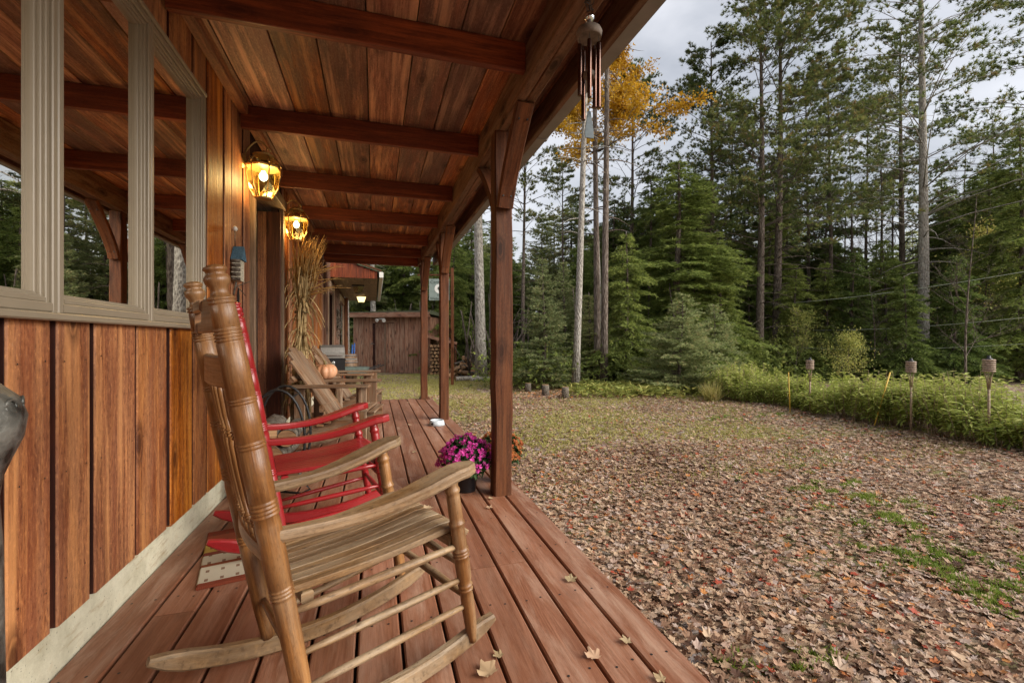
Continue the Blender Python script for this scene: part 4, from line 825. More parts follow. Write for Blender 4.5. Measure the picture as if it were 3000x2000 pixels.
# ------------------------------------------------------------------ trees
def branch_tube(mb, pts, r0, r1, n=5): mb.tube(pts, lambda q: r0 + (r1 - r0) * q, n, sd=sd0)
def conifer(kind, H, r, sd_, base_h, reach, lean=0.0):
    """returns (wood mesh, needle mesh) built about the foot of the tree"""
    g = random.Random(sd_); mb = MB(); n = 14
    def ax(z): q = z / H; return Vector((lean * z + .06 * math.sin(q * 5 + sd_), .06 * math.cos(q * 4 + sd_), z))
    mb.sweep([ax(H * i / n) for i in range(n + 1)], lambda i, m: circ(max(.012, r * (1 - .86 * i / n) * (1.25 if i == 0 else 1)), 9), (1, 0, 0), sm=True, sd=sd0)
    P, D = [], []
    if kind == 'pine':
        z = base_h * .35
        while z < H - .15:
            q = z / H; alive = z > base_h
            for k in range(g.choice([3, 4]) if alive else g.choice([1, 2, 3])):
                a = g.uniform(0, 6.283); cq = (z - base_h) / (H - base_h)
                ln = reach * (1.0 - .75 * max(0, cq) ** 1.3) * g.uniform(.55, 1.15) * (1 if alive else g.uniform(.25, .75)); rise = g.uniform(-.05, .35) + (.5 * max(0, cq)) * (alive)
                if not alive: rise = g.uniform(-.35, .1)
                o = ax(z); d = Vector((math.cos(a), math.sin(a), rise)); pts = [o + d * ln * u + Vector((0, 0, .08 * ln * math.sin(u * 3) - .10 * ln * u * u * (0 if alive else 1))) for u in (0, .25, .5, .75, 1)]
                branch_tube(mb, pts, .022 * (1 - .5 * q) + .006, .004, 4)
                ns = g.randint(7, 11) if alive else g.randint(2, 5)
                for j in range(ns):
                    u = .3 + .7 * (j + g.random()) / ns; i0 = min(3, int(u * 4)); p = pts[i0].lerp(pts[i0 + 1], u * 4 - i0); sa = a + g.choice([-1, 1]) * g.uniform(.4, 1.1); sl = ln * (.36 * (1.15 - u) + .1) * g.uniform(.7, 1.2)
                    dd = Vector((math.cos(sa), math.sin(sa), g.uniform(-.05, .4))); e = p + dd * sl; mb.tube([p, e], lambda qq: .006 - .004 * qq, 3, sd=sd0, caps=False)
                    if alive:
                        for w_ in range(5):
                            f = .35 + .65 * w_ / 4; pp = p + dd * sl * f + Vector((g.gauss(0, .06), g.gauss(0, .06), g.gauss(0, .04))); P.append(pp); D.append(dd * .7 + Vector((0, 0, .55)))
                if alive: P.append(pts[-1]); D.append(d.normalized())
            z += g.uniform(.38, .62) if alive else g.uniform(.25, .5)
        P, D = np.array(P), np.array(D); V, T, ti = blades(P, unit(D), .16, .026, 18, .55)
    else:
        hem = kind == 'hemlock'; z = base_h
        while z < H - .05:
            q = (z - base_h) / (H - base_h); env = reach * ((1 - q) ** (.55 if hem else .75)) * (1 if not hem else (.75 + .25 * math.sin(z * 2 + sd_)))
            for k in range(g.choice([4, 5]) if hem else g.choice([4, 5, 6])):
                a = g.uniform(0, 6.283); ln = max(.12, env * g.uniform(.65, 1.15)); rise = (.12 - .1 * (1 - q)) if hem else (.28 * q + .02); droop = -.30 if hem else -.08
                o = ax(z + g.uniform(-.06, .06)); d = Vector((math.cos(a), math.sin(a), rise)); pts = [o + d * ln * u + Vector((0, 0, droop * ln * u * u + (0 if hem else .10 * ln * u ** 3))) for u in (0, .33, .66, 1)]
                branch_tube(mb, pts, .006 + .012 * (1 - q), .003, 3)
                ns = max(3, int(ln / (.095 if hem else .1)))
                for j in range(ns):
                    u = .12 + .88 * (j + g.random() * .6) / ns; i0 = min(2, int(u * 3)); p = pts[i0].lerp(pts[i0 + 1], u * 3 - i0); side = 1 if j % 2 else -1; sa = a + side * g.uniform(.5, .95); sl = ln * .42 * (1.1 - u) + .1
                    dd = Vector((math.cos(sa), math.sin(sa), g.uniform(-.35, .0) if hem else g.uniform(-.15, .2)))
                    m = max(2, int(sl / .085))
                    for w_ in range(m):
                        f = (w_ + .5) / m; pp = p + dd * sl * f + Vector((0, 0, (-.25 if hem else -.05) * sl * f * f)); P.append(pp); D.append(dd * .8 + Vector((0, 0, -.15 if hem else .15)))
            z += (.15 if hem else .13) * (H / 7) ** .5
        P, D = np.array(P), np.array(D); V, T, ti = blades(P, unit(D), .14 if hem else .11, .03 if hem else .022, 9 if hem else 9, .5, .3)
    w_ = mb.build('trunk', M['trunk']); wm = w_.data; bpy.data.objects.remove(w_)
    c_ = np_mesh('crown', V, T, ti, M[{'pine': 'pine', 'hemlock': 'hemlock', 'spruce': 'spruce'}[kind]]); cm = c_.data; bpy.data.objects.remove(c_)
    return wm, cm
def broadleaf(H, r, sd_, leaf=None, dens=1.0, base=.4, lsize=.07, spread=.38, trunkmat='trunk', hang=0):
    g = random.Random(sd_); mb = MB(); n = 10; P = []
    def ax(z): q = z / H; return Vector((.12 * math.sin(q * 4 + sd_), .12 * math.cos(q * 3 + sd_) - .12 * math.cos(sd_), z))
    mb.sweep([ax(H * i / n) for i in range(n + 1)], lambda i, m: circ(max(.008, r * (1 - .9 * i / n)), 8), (1, 0, 0), sm=True, sd=sd0)
    def grow(p, d, ln, rr, dep):
        pts = [p]; dd = d.copy()
        for i in range(3): dd = (dd + Vector((g.gauss(0, .14), g.gauss(0, .14), g.gauss(.06 - hang, .08)))).normalized(); pts.append(pts[-1] + dd * ln / 3)
        mb.tube(pts, lambda q: rr * (1 - .6 * q), 4 if dep < 2 else 3, sd=sd0, caps=False)
        if dep >= 1: 
            for u in range(3): P.append(pts[1 + u % 3])
        if dep < 3:
            for k in range(g.randint(3, 4)):
                i = g.randint(1, 3); a = Vector((g.gauss(0, 1), g.gauss(0, 1), g.gauss(.3 - hang, .6))).normalized(); grow(pts[i], (dd + a * .75).normalized(), ln * .58, rr * .55, dep + 1)
    z = H * base
    while z < H * .97:
        a = g.uniform(0, 6.283); q = z / H; grow(ax(z), Vector((math.cos(a), math.sin(a), g.uniform(.4, 1.1))).normalized(), H * spread * (1.1 - q) * g.uniform(.5, 1), r * .4 * (1.1 - q), 0); z += H * .045 * g.uniform(.6, 1.4)
    w_ = mb.build('trunk', M[trunkmat]); wm = w_.data; bpy.data.objects.remove(w_); cm = None
    if leaf:
        P = np.array(P); k = int(9 * dens); P = P[nr.random(len(P)) < min(1, dens * 1.2)]; Q = np.repeat(P, k, 0) + nr.normal(0, .10 + .03 * (leaf != 'yleaf'), (len(P) * k, 3)); V, T, ti = blades(Q, nr.normal(size=Q.shape), lsize, lsize * .75, 1, .5); c_ = np_mesh('crown', V, T, ti, M[leaf]); cm = c_.data; bpy.data.objects.remove(c_)
    return wm, cm
KIND = {
 'pineA': conifer('pine', 17, .17, 1, 6.0, 3.9), 'pineB': conifer('pine', 19, .20, 2, 5.5, 4.6), 'pineC': conifer('pine', 16, .13, 3, 8.0, 2.9),
 'hemA': conifer('hemlock', 9.5, .14, 4, .5, 2.5), 'hemB': conifer('hemlock', 6, .09, 5, .15, 2.1), 'spA': conifer('spruce', 5.2, .07, 6, .25, 1.5), 'spB': conifer('spruce', 3.6, .06, 7, .0, 1.9),
 'bare': broadleaf(12, .10, 8, None, base=.4, spread=.3, trunkmat='trunk'), 'bareS': broadleaf(5.5, .035, 9, None, base=.15, spread=.35), 'birch': broadleaf(12, .11, 10, 'yleaf', 1.3, .5, .085, .30, 'palebark', .12),
 'ygb': broadleaf(4, .03, 12, 'yg', .3, .15, .06, .42), 'ygs': broadleaf(2.0, .015, 13, 'yg', .3, .1, .05, .5)}
POLE = conifer('pine', 18, .13, 21, 12.5, 2.2, .0)
def tree(kind, x, t, scale, label, cat='tree', name=None, rz=None, sxy=None, tilt=(0, 0), group='trees along the edge of the wood', dz=0, trunk=None):
    wm, cm = KIND[kind] if isinstance(kind, str) else kind
    nm = name or {'pine': 'pine_tree', 'hem': 'hemlock_tree', 'sp': 'spruce_tree', 'bar': 'bare_tree', 'bir': 'birch_tree', 'yg': 'sapling'}.get(next(k for k in ('pine', 'hem', 'sp', 'bar', 'bir', 'yg') if kind.startswith(k)) if isinstance(kind, str) else 'pine')
    p = at(x, t) if not isinstance(x, tuple) else Vector((x[0], x[1], GZ)); p.z = GZ - .03 + dz
    e = empty(nm, label, cat, p, rnd.uniform(0, 6.28) if rz is None else rz, group); e.rotation_euler = (tilt[0], tilt[1], e.rotation_euler.z); s = sxy or scale; e.scale = (s, s, scale)
    o = bpy.data.objects.new('trunk', wm); C.objects.link(o); o.parent = e
    if trunk: o.material_slots[0].link = 'OBJECT'; o.material_slots[0].material = M[trunk]
    if cm: o = bpy.data.objects.new('crown', cm); C.objects.link(o); o.parent = e
    return e
T_ = tree
# the pines that stand out, left to right
T_(POLE, 1408, 14.3, 1.0, 'thick pale grey pine trunk seen between the first two posts', name='pine_tree', trunk='palebark', sxy=1.35)
T_(POLE, 1440, 16.5, 1.0, 'darker pine trunk just behind the thick pale grey one', name='pine_tree')
T_(POLE, 1680, 11.4, .9, 'grey pine trunk leaning right, right of the nearest post', name='pine_tree', tilt=(0, R(3.2)), rz=.3, trunk='palebark', sxy=.75)
T_(POLE, 1745, 12.6, .95, 'slim straight pine trunk under the yellow leaves, left of its pair', name='pine_tree', sxy=.75)
T_(POLE, 1775, 12.2, .95, 'slim straight pine trunk under the yellow leaves, right of its pair', name='pine_tree', sxy=.8)
T_('birch', 1760, 14.0, 1.0, 'tree with bright yellow autumn leaves beside the porch gutter', rz=1.0)
T_('pineC', 1535, 15.5, .62, 'bare-limbed pine against the sky close to the nearest post')
T_('pineC', 1650, 19, .56, 'thin pine with few needles left of the leaning trunk')
T_('pineA', 1850, 18, .70, 'pine whose needles reach out above the yellow tree')
T_('pineA', 2085, 16.5, .71, 'bushy topped pine left of the tallest pair')
T_('pineC', 2140, 20, .70, 'pine standing behind the bushy topped one', sxy=.9)
T_('pineB', 2228, 15.5, .72, 'tall pine, left trunk of the twin pair')
T_('pineA', 2280, 16, .82, 'tall pine, right slimmer trunk of the twin pair', sxy=.95)
T_('pineC', 2365, 19, .76, 'slender pine first to the right of the twin pair')
T_('pineC', 2430, 18, .77, 'slender pale-barked pine second to the right of the twin pair')
T_('pineC', 2540, 20, .72, 'slender pine midway between the twin pair and the thickest pine')
T_('pineB', 2640, 17.5, .69, 'pine just left of the thickest right-hand trunk')
T_('pineB', 2700, 14.6, .86, 'thickest grey pine trunk at right with long reaching boughs', trunk='palebark', rz=.4)
T_('pineB', 3130, 15, .9, 'pine outside the right edge whose boughs reach into view')
T_('bare', 2830, 22, .9, 'leafless tree at right against the sky, left of two')
T_('bare', 2900, 20, .95, 'leafless tree at right against the sky, right of two')
T_('bare', 2560, 22, .72, 'leafless spreading tree behind the slender pines')
# dense evergreens
T_('hemA', 1985, 14.2, .72, 'tall dense dark hemlock in the middle of the tree line', sxy=1.2)
T_('hemA', 1905, 17, .78, 'dark hemlock left of the tallest dense one')
T_('hemB', 2105, 14.5, .8, 'hemlock filling the gap left of the twin pines')
T_('spB', 1995, 10.9, .66, 'wide pale green spruce low in front of the dark hemlock', sxy=.72)
T_('spB', 2090, 12.3, .62, 'smaller pale spruce right of the wide one')
T_('spA', 1592, 11.8, .66, 'slim young spruce beside the nearest post', sxy=.6)
T_('spA', 1655, 14, .72, 'slim young spruce left of the leaning trunk', sxy=.6)
T_('spA', 1725, 13, .5, 'short young spruce right of the leaning trunk', sxy=.6)
T_('hemB', 1835, 12.8, .72, 'low hemlock behind the ferns')
T_('hemB', 1700, 16.5, .8, 'hemlock behind the leaning trunk')
T_('hemB', 2190, 16.5, .72, 'hemlock behind the twin pines, left side'); T_('hemB', 2330, 15.5, .62, 'hemlock right of the twin pines')
T_('hemB', 2420, 15.5, .66, 'hemlock above the goldenrod, left of centre'); T_('hemB', 2500, 15, .70, 'hemlock above the goldenrod near the leaning yellow stake')
T_('hemB', 2590, 15.2, .78, 'hemlock above the goldenrod, left of the thickest pine'); T_('hemB', 2650, 13, .52, 'low hemlock in front of the thickest pine')
T_('hemA', 2780, 17, .68, 'hemlock rising right of the thickest pine'); T_('hemA', 2900, 15.5, .78, 'large dark hemlock at the right edge, behind another')
T_('hemA', 2990, 13.6, .80, 'large dark hemlock filling the right edge'); T_('hemB', 2800, 13, .62, 'low hemlock behind the nearest torch')
T_('bareS', 2830, 11.8, .9, 'thin leafless sapling in front of the right-hand hemlocks', name='sapling'); T_('bareS', 2560, 13.5, .6, 'thin leafless sapling left of the thickest pine', name='sapling')
T_('ygb', 2330, 14.2, .56, 'yellow-green leafy sapling right of the twin pines'); T_('ygb', 1850, 14.5, .75, 'yellow-green sapling glowing behind the ferns')
T_('ygs', 2500, 12, .7, 'little sapling with orange-yellow leaves above the goldenrod'); T_('ygb', 2870, 15, 1.25, 'taller sapling with scattered yellow leaves at right')
# trees seen through the porch
T_('hemA', 1180, 24, .95, 'hemlock rising behind the shed roof'); T_('hemA', 1110, 27, 1.0, 'hemlock behind the far wing of the cabin'); T_('hemB', 1330, 18, .9, 'hemlock behind the firewood heap')
T_('hemA', 1270, 23, .9, 'hemlock right of the shed, behind the hanging sign'); T_('hemA', 1380, 22, .9, 'hemlock behind the thick pale grey trunk')
T_('hemB', 1470, 19, .9, 'hemlock behind the nearest post'); T_(POLE, 1017, 17.2, .9, 'grey trunk between the cabin corner and the shed', name='pine_tree', trunk='palebark', sxy=1.2)
T_(POLE, 1095, 22.5, .9, 'pale trunk showing above the shed roof', name='pine_tree', trunk='palebark', sxy=1.2)
# thin trunks in the shade of the wood behind, and the wood itself: too many to count
def wood_behind():
    spots = []
    g = random.Random(5)
    for _ in range(430):
        x = g.uniform(-500, 3600); t = (g.uniform(16.8, 36) if x > 2050 else g.uniform(18.5, 38)) * (1 if x > 1450 else 1.25); p = at(x, t)
        if p.x < -9 or (p.x < 3 and p.y < 21): continue
        spots.append((p, g.choice(['hemA', 'hemB', 'hemB', 'spA', 'hemB', 'hemA', 'spA', 'bare']), g))
    src = {}
    per = {}
    for p, k, _ in spots: per.setdefault(k, []).append(p)
    root = bpy.data.meshes.new('wood_behind'); root.from_pydata([tuple(p) for p, _, _ in spots], [], [])
    # one object, geometry nodes instancing whole trees on its points
    ng = bpy.data.node_groups.new('wood_behind_nodes', 'GeometryNodeTree'); ng.interface.new_socket('Geometry', in_out='INPUT', socket_type='NodeSocketGeometry'); ng.interface.new_socket('Geometry', in_out='OUTPUT', socket_type='NodeSocketGeometry')
    gi = ng.nodes.new('NodeGroupInput'); go = ng.nodes.new('NodeGroupOutput'); jn = ng.nodes.new('GeometryNodeJoinGeometry'); lk = ng.links.new
    ki = root.attributes.new('kind_index', 'INT', 'POINT'); kinds = sorted(per); ki.data.foreach_set('value', [kinds.index(k) for _, k, _ in spots])
    scs = root.attributes.new('tree_scale', 'FLOAT', 'POINT'); scs.data.foreach_set('value', [{'hemA': .70, 'hemB': 1.0, 'spA': 1.2, 'bare': .62}[k] * g.uniform(.75, 1.15) * (1.25 if p.x < 5 else 1.15) for p, k, _ in spots]); ra = root.attributes.new('tree_turn', 'FLOAT', 'POINT'); ra.data.foreach_set('value', [g.uniform(0, 6.28) for _ in spots])
    na = ng.nodes.new('GeometryNodeInputNamedAttribute'); na.data_type = 'INT'; na.inputs[0].default_value = 'kind_index'; ns_ = ng.nodes.new('GeometryNodeInputNamedAttribute'); ns_.data_type = 'FLOAT'; ns_.inputs[0].default_value = 'tree_scale'; nr_ = ng.nodes.new('GeometryNodeInputNamedAttribute'); nr_.data_type = 'FLOAT'; nr_.inputs[0].default_value = 'tree_turn'
    cx = ng.nodes.new('ShaderNodeCombineXYZ'); lk(nr_.outputs[0], cx.inputs[2])
    for i, k in enumerate(kinds):
        for me in KIND[k]:
            if me is None: continue
            ob = bpy.data.objects.new('tree_source', me); oi = ng.nodes.new('GeometryNodeObjectInfo'); oi.inputs['Object'].default_value = ob; oi.inputs['As Instance'].default_value = True
            ip = ng.nodes.new('GeometryNodeInstanceOnPoints'); cmp_ = ng.nodes.new('FunctionNodeCompare'); cmp_.data_type = 'INT'; cmp_.operation = 'EQUAL'; ci = [s for s in cmp_.inputs if s.type == 'INT']; lk(na.outputs[0], ci[0]); ci[1].default_value = i
            lk(gi.outputs[0], ip.inputs['Points']); lk(cmp_.outputs[0], ip.inputs['Selection']); lk(oi.outputs['Geometry'], ip.inputs['Instance']); lk(cx.outputs[0], ip.inputs['Rotation']); lk(ns_.outputs[0], ip.inputs['Scale']); lk(ip.outputs[0], jn.inputs[0])
    lk(jn.outputs[0], go.inputs[0]); o = bpy.data.objects.new('wood_behind', root); C.objects.link(o); md = o.modifiers.new('trees', 'NODES'); md.node_group = ng
    tag(o, 'dense evergreen wood stretching away behind the first row of trees', 'wood', kind='stuff')
wood_behind()
def thin_trunks():
    mb = MB(); g = random.Random(9)
    for _ in range(260):
        x = g.uniform(1150, 2100); t = g.uniform(13.5, 24); p = at(x, t); h = g.uniform(1.2, 3.2); r = g.uniform(.02, .06); 
        if p.x < 2.6 and p.y < 20: continue
        mb.tube([p, p + Vector((g.gauss(0, .06), g.gauss(0, .06), h * .5)), p + Vector((g.gauss(0, .2), g.gauss(0, .2), h))], lambda q, r=r: r * (1 - .6 * q), 5)
    tag(mb.build('understorey_stems', M['trunk']), 'thin dark stems crowded in the shade under the trees', 'stems', kind='stuff')
thin_trunks()
def brush():
    P = []
    for _ in range(900):
        x = rnd.uniform(1440, 3050); t = rnd.uniform(11.5, 19) + (2.0 if x > 2150 else 0); p = at(x, t); 
        if p.x < 2.5: continue
        h = rnd.uniform(.2, 1.3)
        for k in range(26): P.append((p.x + rnd.gauss(0, .35), p.y + rnd.gauss(0, .35), GZ + rnd.random() * h))
    P = np.array(P); V, T, ti = blades(P, nr.normal(size=P.shape) * [1, 1, .3], .13, .035, 4, .6); tag(np_mesh('undergrowth', V, T, ti, M['hemlock']), 'low dark evergreen undergrowth at the foot of the trees', 'undergrowth', kind='stuff')
brush()

# ------------------------------------------------------------------ goldenrod thicket, ferns, ornamental grass
def thicket():
    n = 1500; y = nr.uniform(1.2, 8.6, n); xx = 7.02 + np.abs(nr.normal(0, .75, n)) + .10 * np.sin(y * 3.1); H = (.55 + .10 * np.sin(y * 1.7) + .08 * np.sin(y * 5)) * nr.uniform(.68, 1.2, n) * np.minimum(1, .72 + (xx - 7.0) * .6)
    st = MB(); P = []; D = []
    for i in range(n):
        b = Vector((xx[i], y[i], GZ)); a = rnd.uniform(0, 6.28); ln = rnd.uniform(.0, .16); tip = b + Vector((ln * math.cos(a) - .05, ln * math.sin(a), H[i]))
        if xx[i] < 8.0: st.tube([b, b.lerp(tip, .5) + Vector((0, 0, .02)), tip], lambda q: .0055 - .003 * q, 3, sd=sd0, caps=False)
        for k in range(30):
            q = .22 + .78 * (k + rnd.random()) / 30; p = b.lerp(tip, q); aa = rnd.uniform(0, 6.28); P.append(p); D.append((math.cos(aa), math.sin(aa), .25 - .5 * (1 - q)))
    st.build('goldenrod_thicket', M['bamboo']); o = bpy.data.objects['goldenrod_thicket']; P, D = np.array(P), np.array(D)
    k = len(P); d = unit(D + nr.normal(size=D.shape) * .3); s_ = unit(np.cross(d, [0, 0, 1]) + nr.normal(size=D.shape) * .3); l = nr.uniform(.06, .12, k)[:, None]; w_ = l * .13
    Pm = P + d * l * .45; V = np.stack([P, Pm + s_ * w_, P + d * l - [0, 0, .02], Pm - s_ * w_], 1).reshape(-1, 3); i = np.arange(k) * 4; T = np.concatenate([np.stack([i, i + 1, i + 2], 1), np.stack([i, i + 2, i + 3], 1)]); tint = np.repeat(nr.random(k) * .6 + .4 * np.clip((P[:, 2] - GZ) / .8, 0, 1), 4)
    np_mesh('leaves', V, T, tint, M['thicket'], o); tag(o, 'long yellow-green goldenrod thicket bordering the yard', 'thicket', kind='stuff')
thicket()
def ferns():
    P = [];
    for _ in range(120):
        p = at(rnd.uniform(1690, 2150), rnd.uniform(9.9, 11.6)); 
        for k in range(24): P.append((p.x + rnd.gauss(0, .2), p.y + rnd.gauss(0, .2), GZ + rnd.uniform(.02, .22)))
    P = np.array(P); V, T, ti = blades(P, nr.normal(size=P.shape) * [1, 1, .3], .13, .035, 3, .4, .3); tag(np_mesh('ferns', V, T, ti, M['yg']), 'yellowing ferns at the foot of the spruce', 'ferns', kind='stuff')
ferns()
P0 = at(2085, 9.3); n = 260; D = np.stack([nr.normal(0, .5, n), nr.normal(0, .5, n), np.ones(n)], 1); V, T, ti = blades(np.tile([0, 0, 0.], (n, 1)) + nr.normal(0, .05, (n, 3)) * [1, 1, 0], unit(D), .42, .018, 1, .08)
o = np_mesh('ornamental_grass', V, T, ti, M['drygrass']); o.location = (P0.x, P0.y, GZ); tag(o, 'spiky clump of yellowed grass at the near end of the thicket', 'grass clump')

# ------------------------------------------------------------------ torches, stakes, wires, stumps
def torch(x, y, top, label):
    tt = F * (1 - GZ) / (y - YV); p = at(x, tt); h = 1 + tt * (YV - top) / F - GZ; t = empty('tiki_torch', label, 'torch', p, 0, 'bamboo torches along the thicket')
    m = MB(); m.tube([(0, 0, -.02), (0, 0, h - .36)], .013, 8)
    for k in range(5): m.lathe((0, 0, .1 + k * .14), (0, 0, .112 + k * .14), [(0, .0135), (.5, .0165), (1, .0135)], 8)
    m.build('pole', M['bamboo'], t); m = MB()
    for k in range(7): a = k * .9; m.tube([(.012 * math.cos(a), .012 * math.sin(a), h - .38), (.022 * math.cos(a), .022 * math.sin(a), h - .26), (.045 * math.cos(a), .045 * math.sin(a), h - .17)], .004, 5)
    m.build('splints', M['bamboo'], t); m = MB()
    for k in range(6): m.tube([((.047 + .004 * (i % 2)) * math.cos(i * .449), (.047 + .004 * (i % 2)) * math.sin(i * .449), h - .165 + k * .026) for i in range(15)], .012, 6, caps=False)
    m.build('basket', M['rattan'], t); MB().lathe((0, 0, h - .04), (0, 0, h + .02), [(0, .035), (.4, .035), (.5, .018), (1, .016)], 12).build('canister', M['black'], t)
torch(2373, 1215, 1050, 'bamboo torch farthest along the thicket, shortest of the three'); torch(2669, 1262, 1053, 'bamboo torch in the middle of the thicket'); torch(2897, 1303, 1046, 'bamboo torch nearest the camera, tallest of the three')
def stake(x, y, x2, top, label, m='yellow', r=.009):
    tt = F * (1 - GZ) / (y - YV); p = at(x, tt); z = 1 + tt * (YV - top) / F; q = at(x2, tt, z); o = MB().tube([(0, 0, 0), q - p], r, 6).build('garden_stake', M[m]); o.location = p; tag(o, label, 'stake', 'thin stakes in the thicket')
stake(2315, 1212, 2310, 1090, 'thin yellow stake left of the farthest torch'); stake(2562, 1245, 2608, 1090, 'leaning yellow stake between two torches'); stake(2124, 1160, 2125, 1072, 'thin upright cane beside the spiky grass clump', 'bamboo', .006)
for (a, b, lab) in (((2150, 898, 17), (3150, 770, 11), 'highest pale wire strung across the trees'), ((2230, 965, 17), (3150, 915, 11), 'middle pale wire strung across the trees'), ((2190, 1010, 16), (3150, 998, 11), 'lowest pale wire strung in front of the trees')):
    p, q = [at(x, t, 1 + t * (YV - y) / F) for x, y, t in (a, b)]; pts = [p.lerp(q, u) - Vector((0, 0, .18 * math.sin(math.pi * u))) for u in np.linspace(0, 1, 16)]; tag(MB().tube(pts, .0075 if 'low' not in lab else .004, 5).build('wire', M['wire']), lab, 'wire', 'wires strung across the trees')
for (x, y, r, h, lab) in ((1547, 1146, .075, .2, 'short log stump nearest the post, left of three'), (1598, 1158, .085, .24, 'short log stump in the middle of three'), (1656, 1166, .08, .24, 'short log stump at right of three')):
    tt = F * (1 - GZ) / (y - YV); t = empty('log_stump', lab, 'stump', at(x, tt), 0, 'log stumps at the yard edge'); MB().lathe((0, 0, -.02), (0, 0, h), [(0, r * 1.1), (.5, r), (1, r * .96)], 12).build('bark', M['bark'], t); MB().lathe((0, 0, h + .001), (0, 0, h + .004), [(0, r * .9), (1, r * .9)], 12).build('cut_top', M['splitwood'], t)
p = at(1745, 11.6); logmesh('fallen_log', 'dark fallen log lying in front of the ferns', (p.x, p.y, GZ + .08), (0, 0, -.3), .05, .8, None)

# ------------------------------------------------------------------ shed, firewood, grill, barrel, barrow, sign
A, B = at(1036, 18.0), at(1262, 16.9); dirv = (B - A); ln = dirv.length; ang = math.atan2(dirv.y, dirv.x)
shed = empty('shed', 'low red-brown board shed with plank door beyond the porch', 'shed', A, ang)
mb = MB(); x = 0; k = 0
while x < ln - .02:
    w_ = min(rnd.uniform(.15, .25), ln - x)
    if not (1.0 < x + w_ / 2 < 1.95): mb.bx(x + .006, x + w_ - .006, -.025, 0, .0, 2.2, 'z', .003)
    x += w_
mb.bx(.9, 2.0, -.0255, 0, 1.9, 2.2, 'x', .003)
MB().bx(.02, ln - .02, .004, .04, 0, 2.2, 'z').build('wall_backing', M['backing'], shed)
mb.bx(-.01, .02, .0, 2.4, 0, 2.1, 'z').bx(ln - .02, ln + .01, .0, 2.4, 0, 2.1, 'z').bx(0, ln, 2.38, 2.42, 0, 2.0, 'z'); mb.build('wall', M['shed'], shed)
mb = MB()
for k in range(6): mb.bx(1.035 + k * .148, 1.173 + k * .148, -.035, -.027, -.02, 1.88, 'z', .003)
dr = mb.build('door', M['shed'], shed); MB().bx(1.46, 1.51, -.052, -.037, .02, 1.85, 'z', .002).build('batten', M['trimw'], dr); MB().bx(.82, 1.0, -.06, -.05, 1.08, 1.11, 'x', .002).lathe((.9, -.05, 1.14), (.9, -.075, 1.14), [(0, .025), (1, .02)], 8).build('latch', M['galv'], dr)
mb = MB(); mb.board((-.3, -.32, 2.22), (ln + .12, -.32, 2.18), .03, .18, up=(0, 0, 1)); mb.build('fascia', M['shed'], shed)
mb = MB(); mb.slab([(-.3, 2.2), (-.3, 2.34), (2.8, 2.05), (2.8, 1.98)], -.32, ln + .13, axis=0); mb.build('roof', M['shedroof'], shed)
mb = MB(); mb.lathe((1.3, -.2, 2.04), (1.27, -.3, 1.98), [(0, .03), (.5, .06), (1, .075)], 10).lathe((1.55, -.2, 2.04), (1.6, -.3, 1.98), [(0, .03), (.5, .06), (1, .075)], 10).bx(1.3, 1.56, -.22, -.17, 2.03, 2.08, 'x'); mb.build('floodlight', M['white'], shed)
ls = at(1292, 16.5); lt = empty('firewood_shelter', 'open lean-to roof sheltering stacked firewood right of the shed', 'shelter', ls, -.1)
mb = MB(); mb.board((-.55, -.45, 1.38), (.55, -.45, 1.12), .05, .09, up=(0, 0, 1)).slab([(-.55, 1.40), (-.55, 1.44), (.55, 1.18), (.55, 1.14)], -.42, .7, axis=1); mb.build('roof', M['shed'], lt)
for sx in (-.5, .5): MB().bx(sx - .04, sx + .04, -.42, -.34, 0, 1.1 if sx > 0 else 1.35, 'z').build('post', M['post'], lt)
k = 0
for row in range(9):
    for c in range(4):
        z = GZ + .08 + row * .12; q = Vector((ls.x - .40 + c * .125 + (row % 2) * .05, ls.y - .25 + rnd.uniform(-.02, .02), z)); logmesh('firewood_log', 'split firewood log stacked under the lean-to', q, (rnd.uniform(-.3, .3), 0, R(90)), .058, .42, 'split logs stacked under the lean-to', split=True)
g = random.Random(3)
for k in range(60):
    lay = g.random(); u = g.gauss(0, .33); z = GZ + .07 + max(0, .6 - abs(u) * .9) * lay; q = at(1363, 14.9) + Vector((u, g.uniform(-.25, .25), 0)); q.z = z
    logmesh('firewood_log', 'log lying in the loose firewood heap left of the thick pale trunk', q, (0, g.uniform(-.5, .5), g.uniform(-1.2, 1.2)), g.uniform(.04, .07), .42, 'logs in the loose firewood heap', split=g.random() < .75)
for (x, t_, lab, rz) in ((1415, 13.6, 'pale birch log lying across the foot of the thick pale trunk', -.2), (1370, 13.9, 'pale birch log lying in front of the firewood heap', .1)):
    p = at(x, t_); logmesh('birch_log', lab, (p.x, p.y, GZ + .08), (0, 0, rz), .07, .75, None, 'palebark')
p = at(972, 6.8, 0); t = empty('gas_grill', 'small gas grill with grey domed lid standing on the far end of the deck', 'grill', p, .25); t.scale = (.62, .62, .83)
mb = MB(); n = 10; prof = [(-.17, .0), (-.17, .1), (-.13, .19), (-.05, .235), (.05, .235), (.13, .2), (.18, .1), (.18, 0)]
mb.slab([(a, b + .88) for a, b in prof], -.27, .27, axis=0); mb.build('lid', M['grill'], t)
mb = MB(); mb.slab([(-.18, .87), (.19, .87), (.15, .62), (-.13, .62)], -.28, .28, axis=0); b_ = mb.build('firebox', M['black'], t); MB().lathe((0, -.165, .78), (0, -.175, .78), [(0, .045), (.8, .045), (1, .04)], 16).build('badge', M['glassball'], b_)
MB().tube([(-.2, -.2, .93), (-.2, -.23, .93), (.2, -.23, .93), (.2, -.2, .93)], .01, 6).build('handle', M['galv'], t); MB().bx(.29, .56, -.17, .17, .84, .865, 'x').build('side_shelf', M['grill'], t)
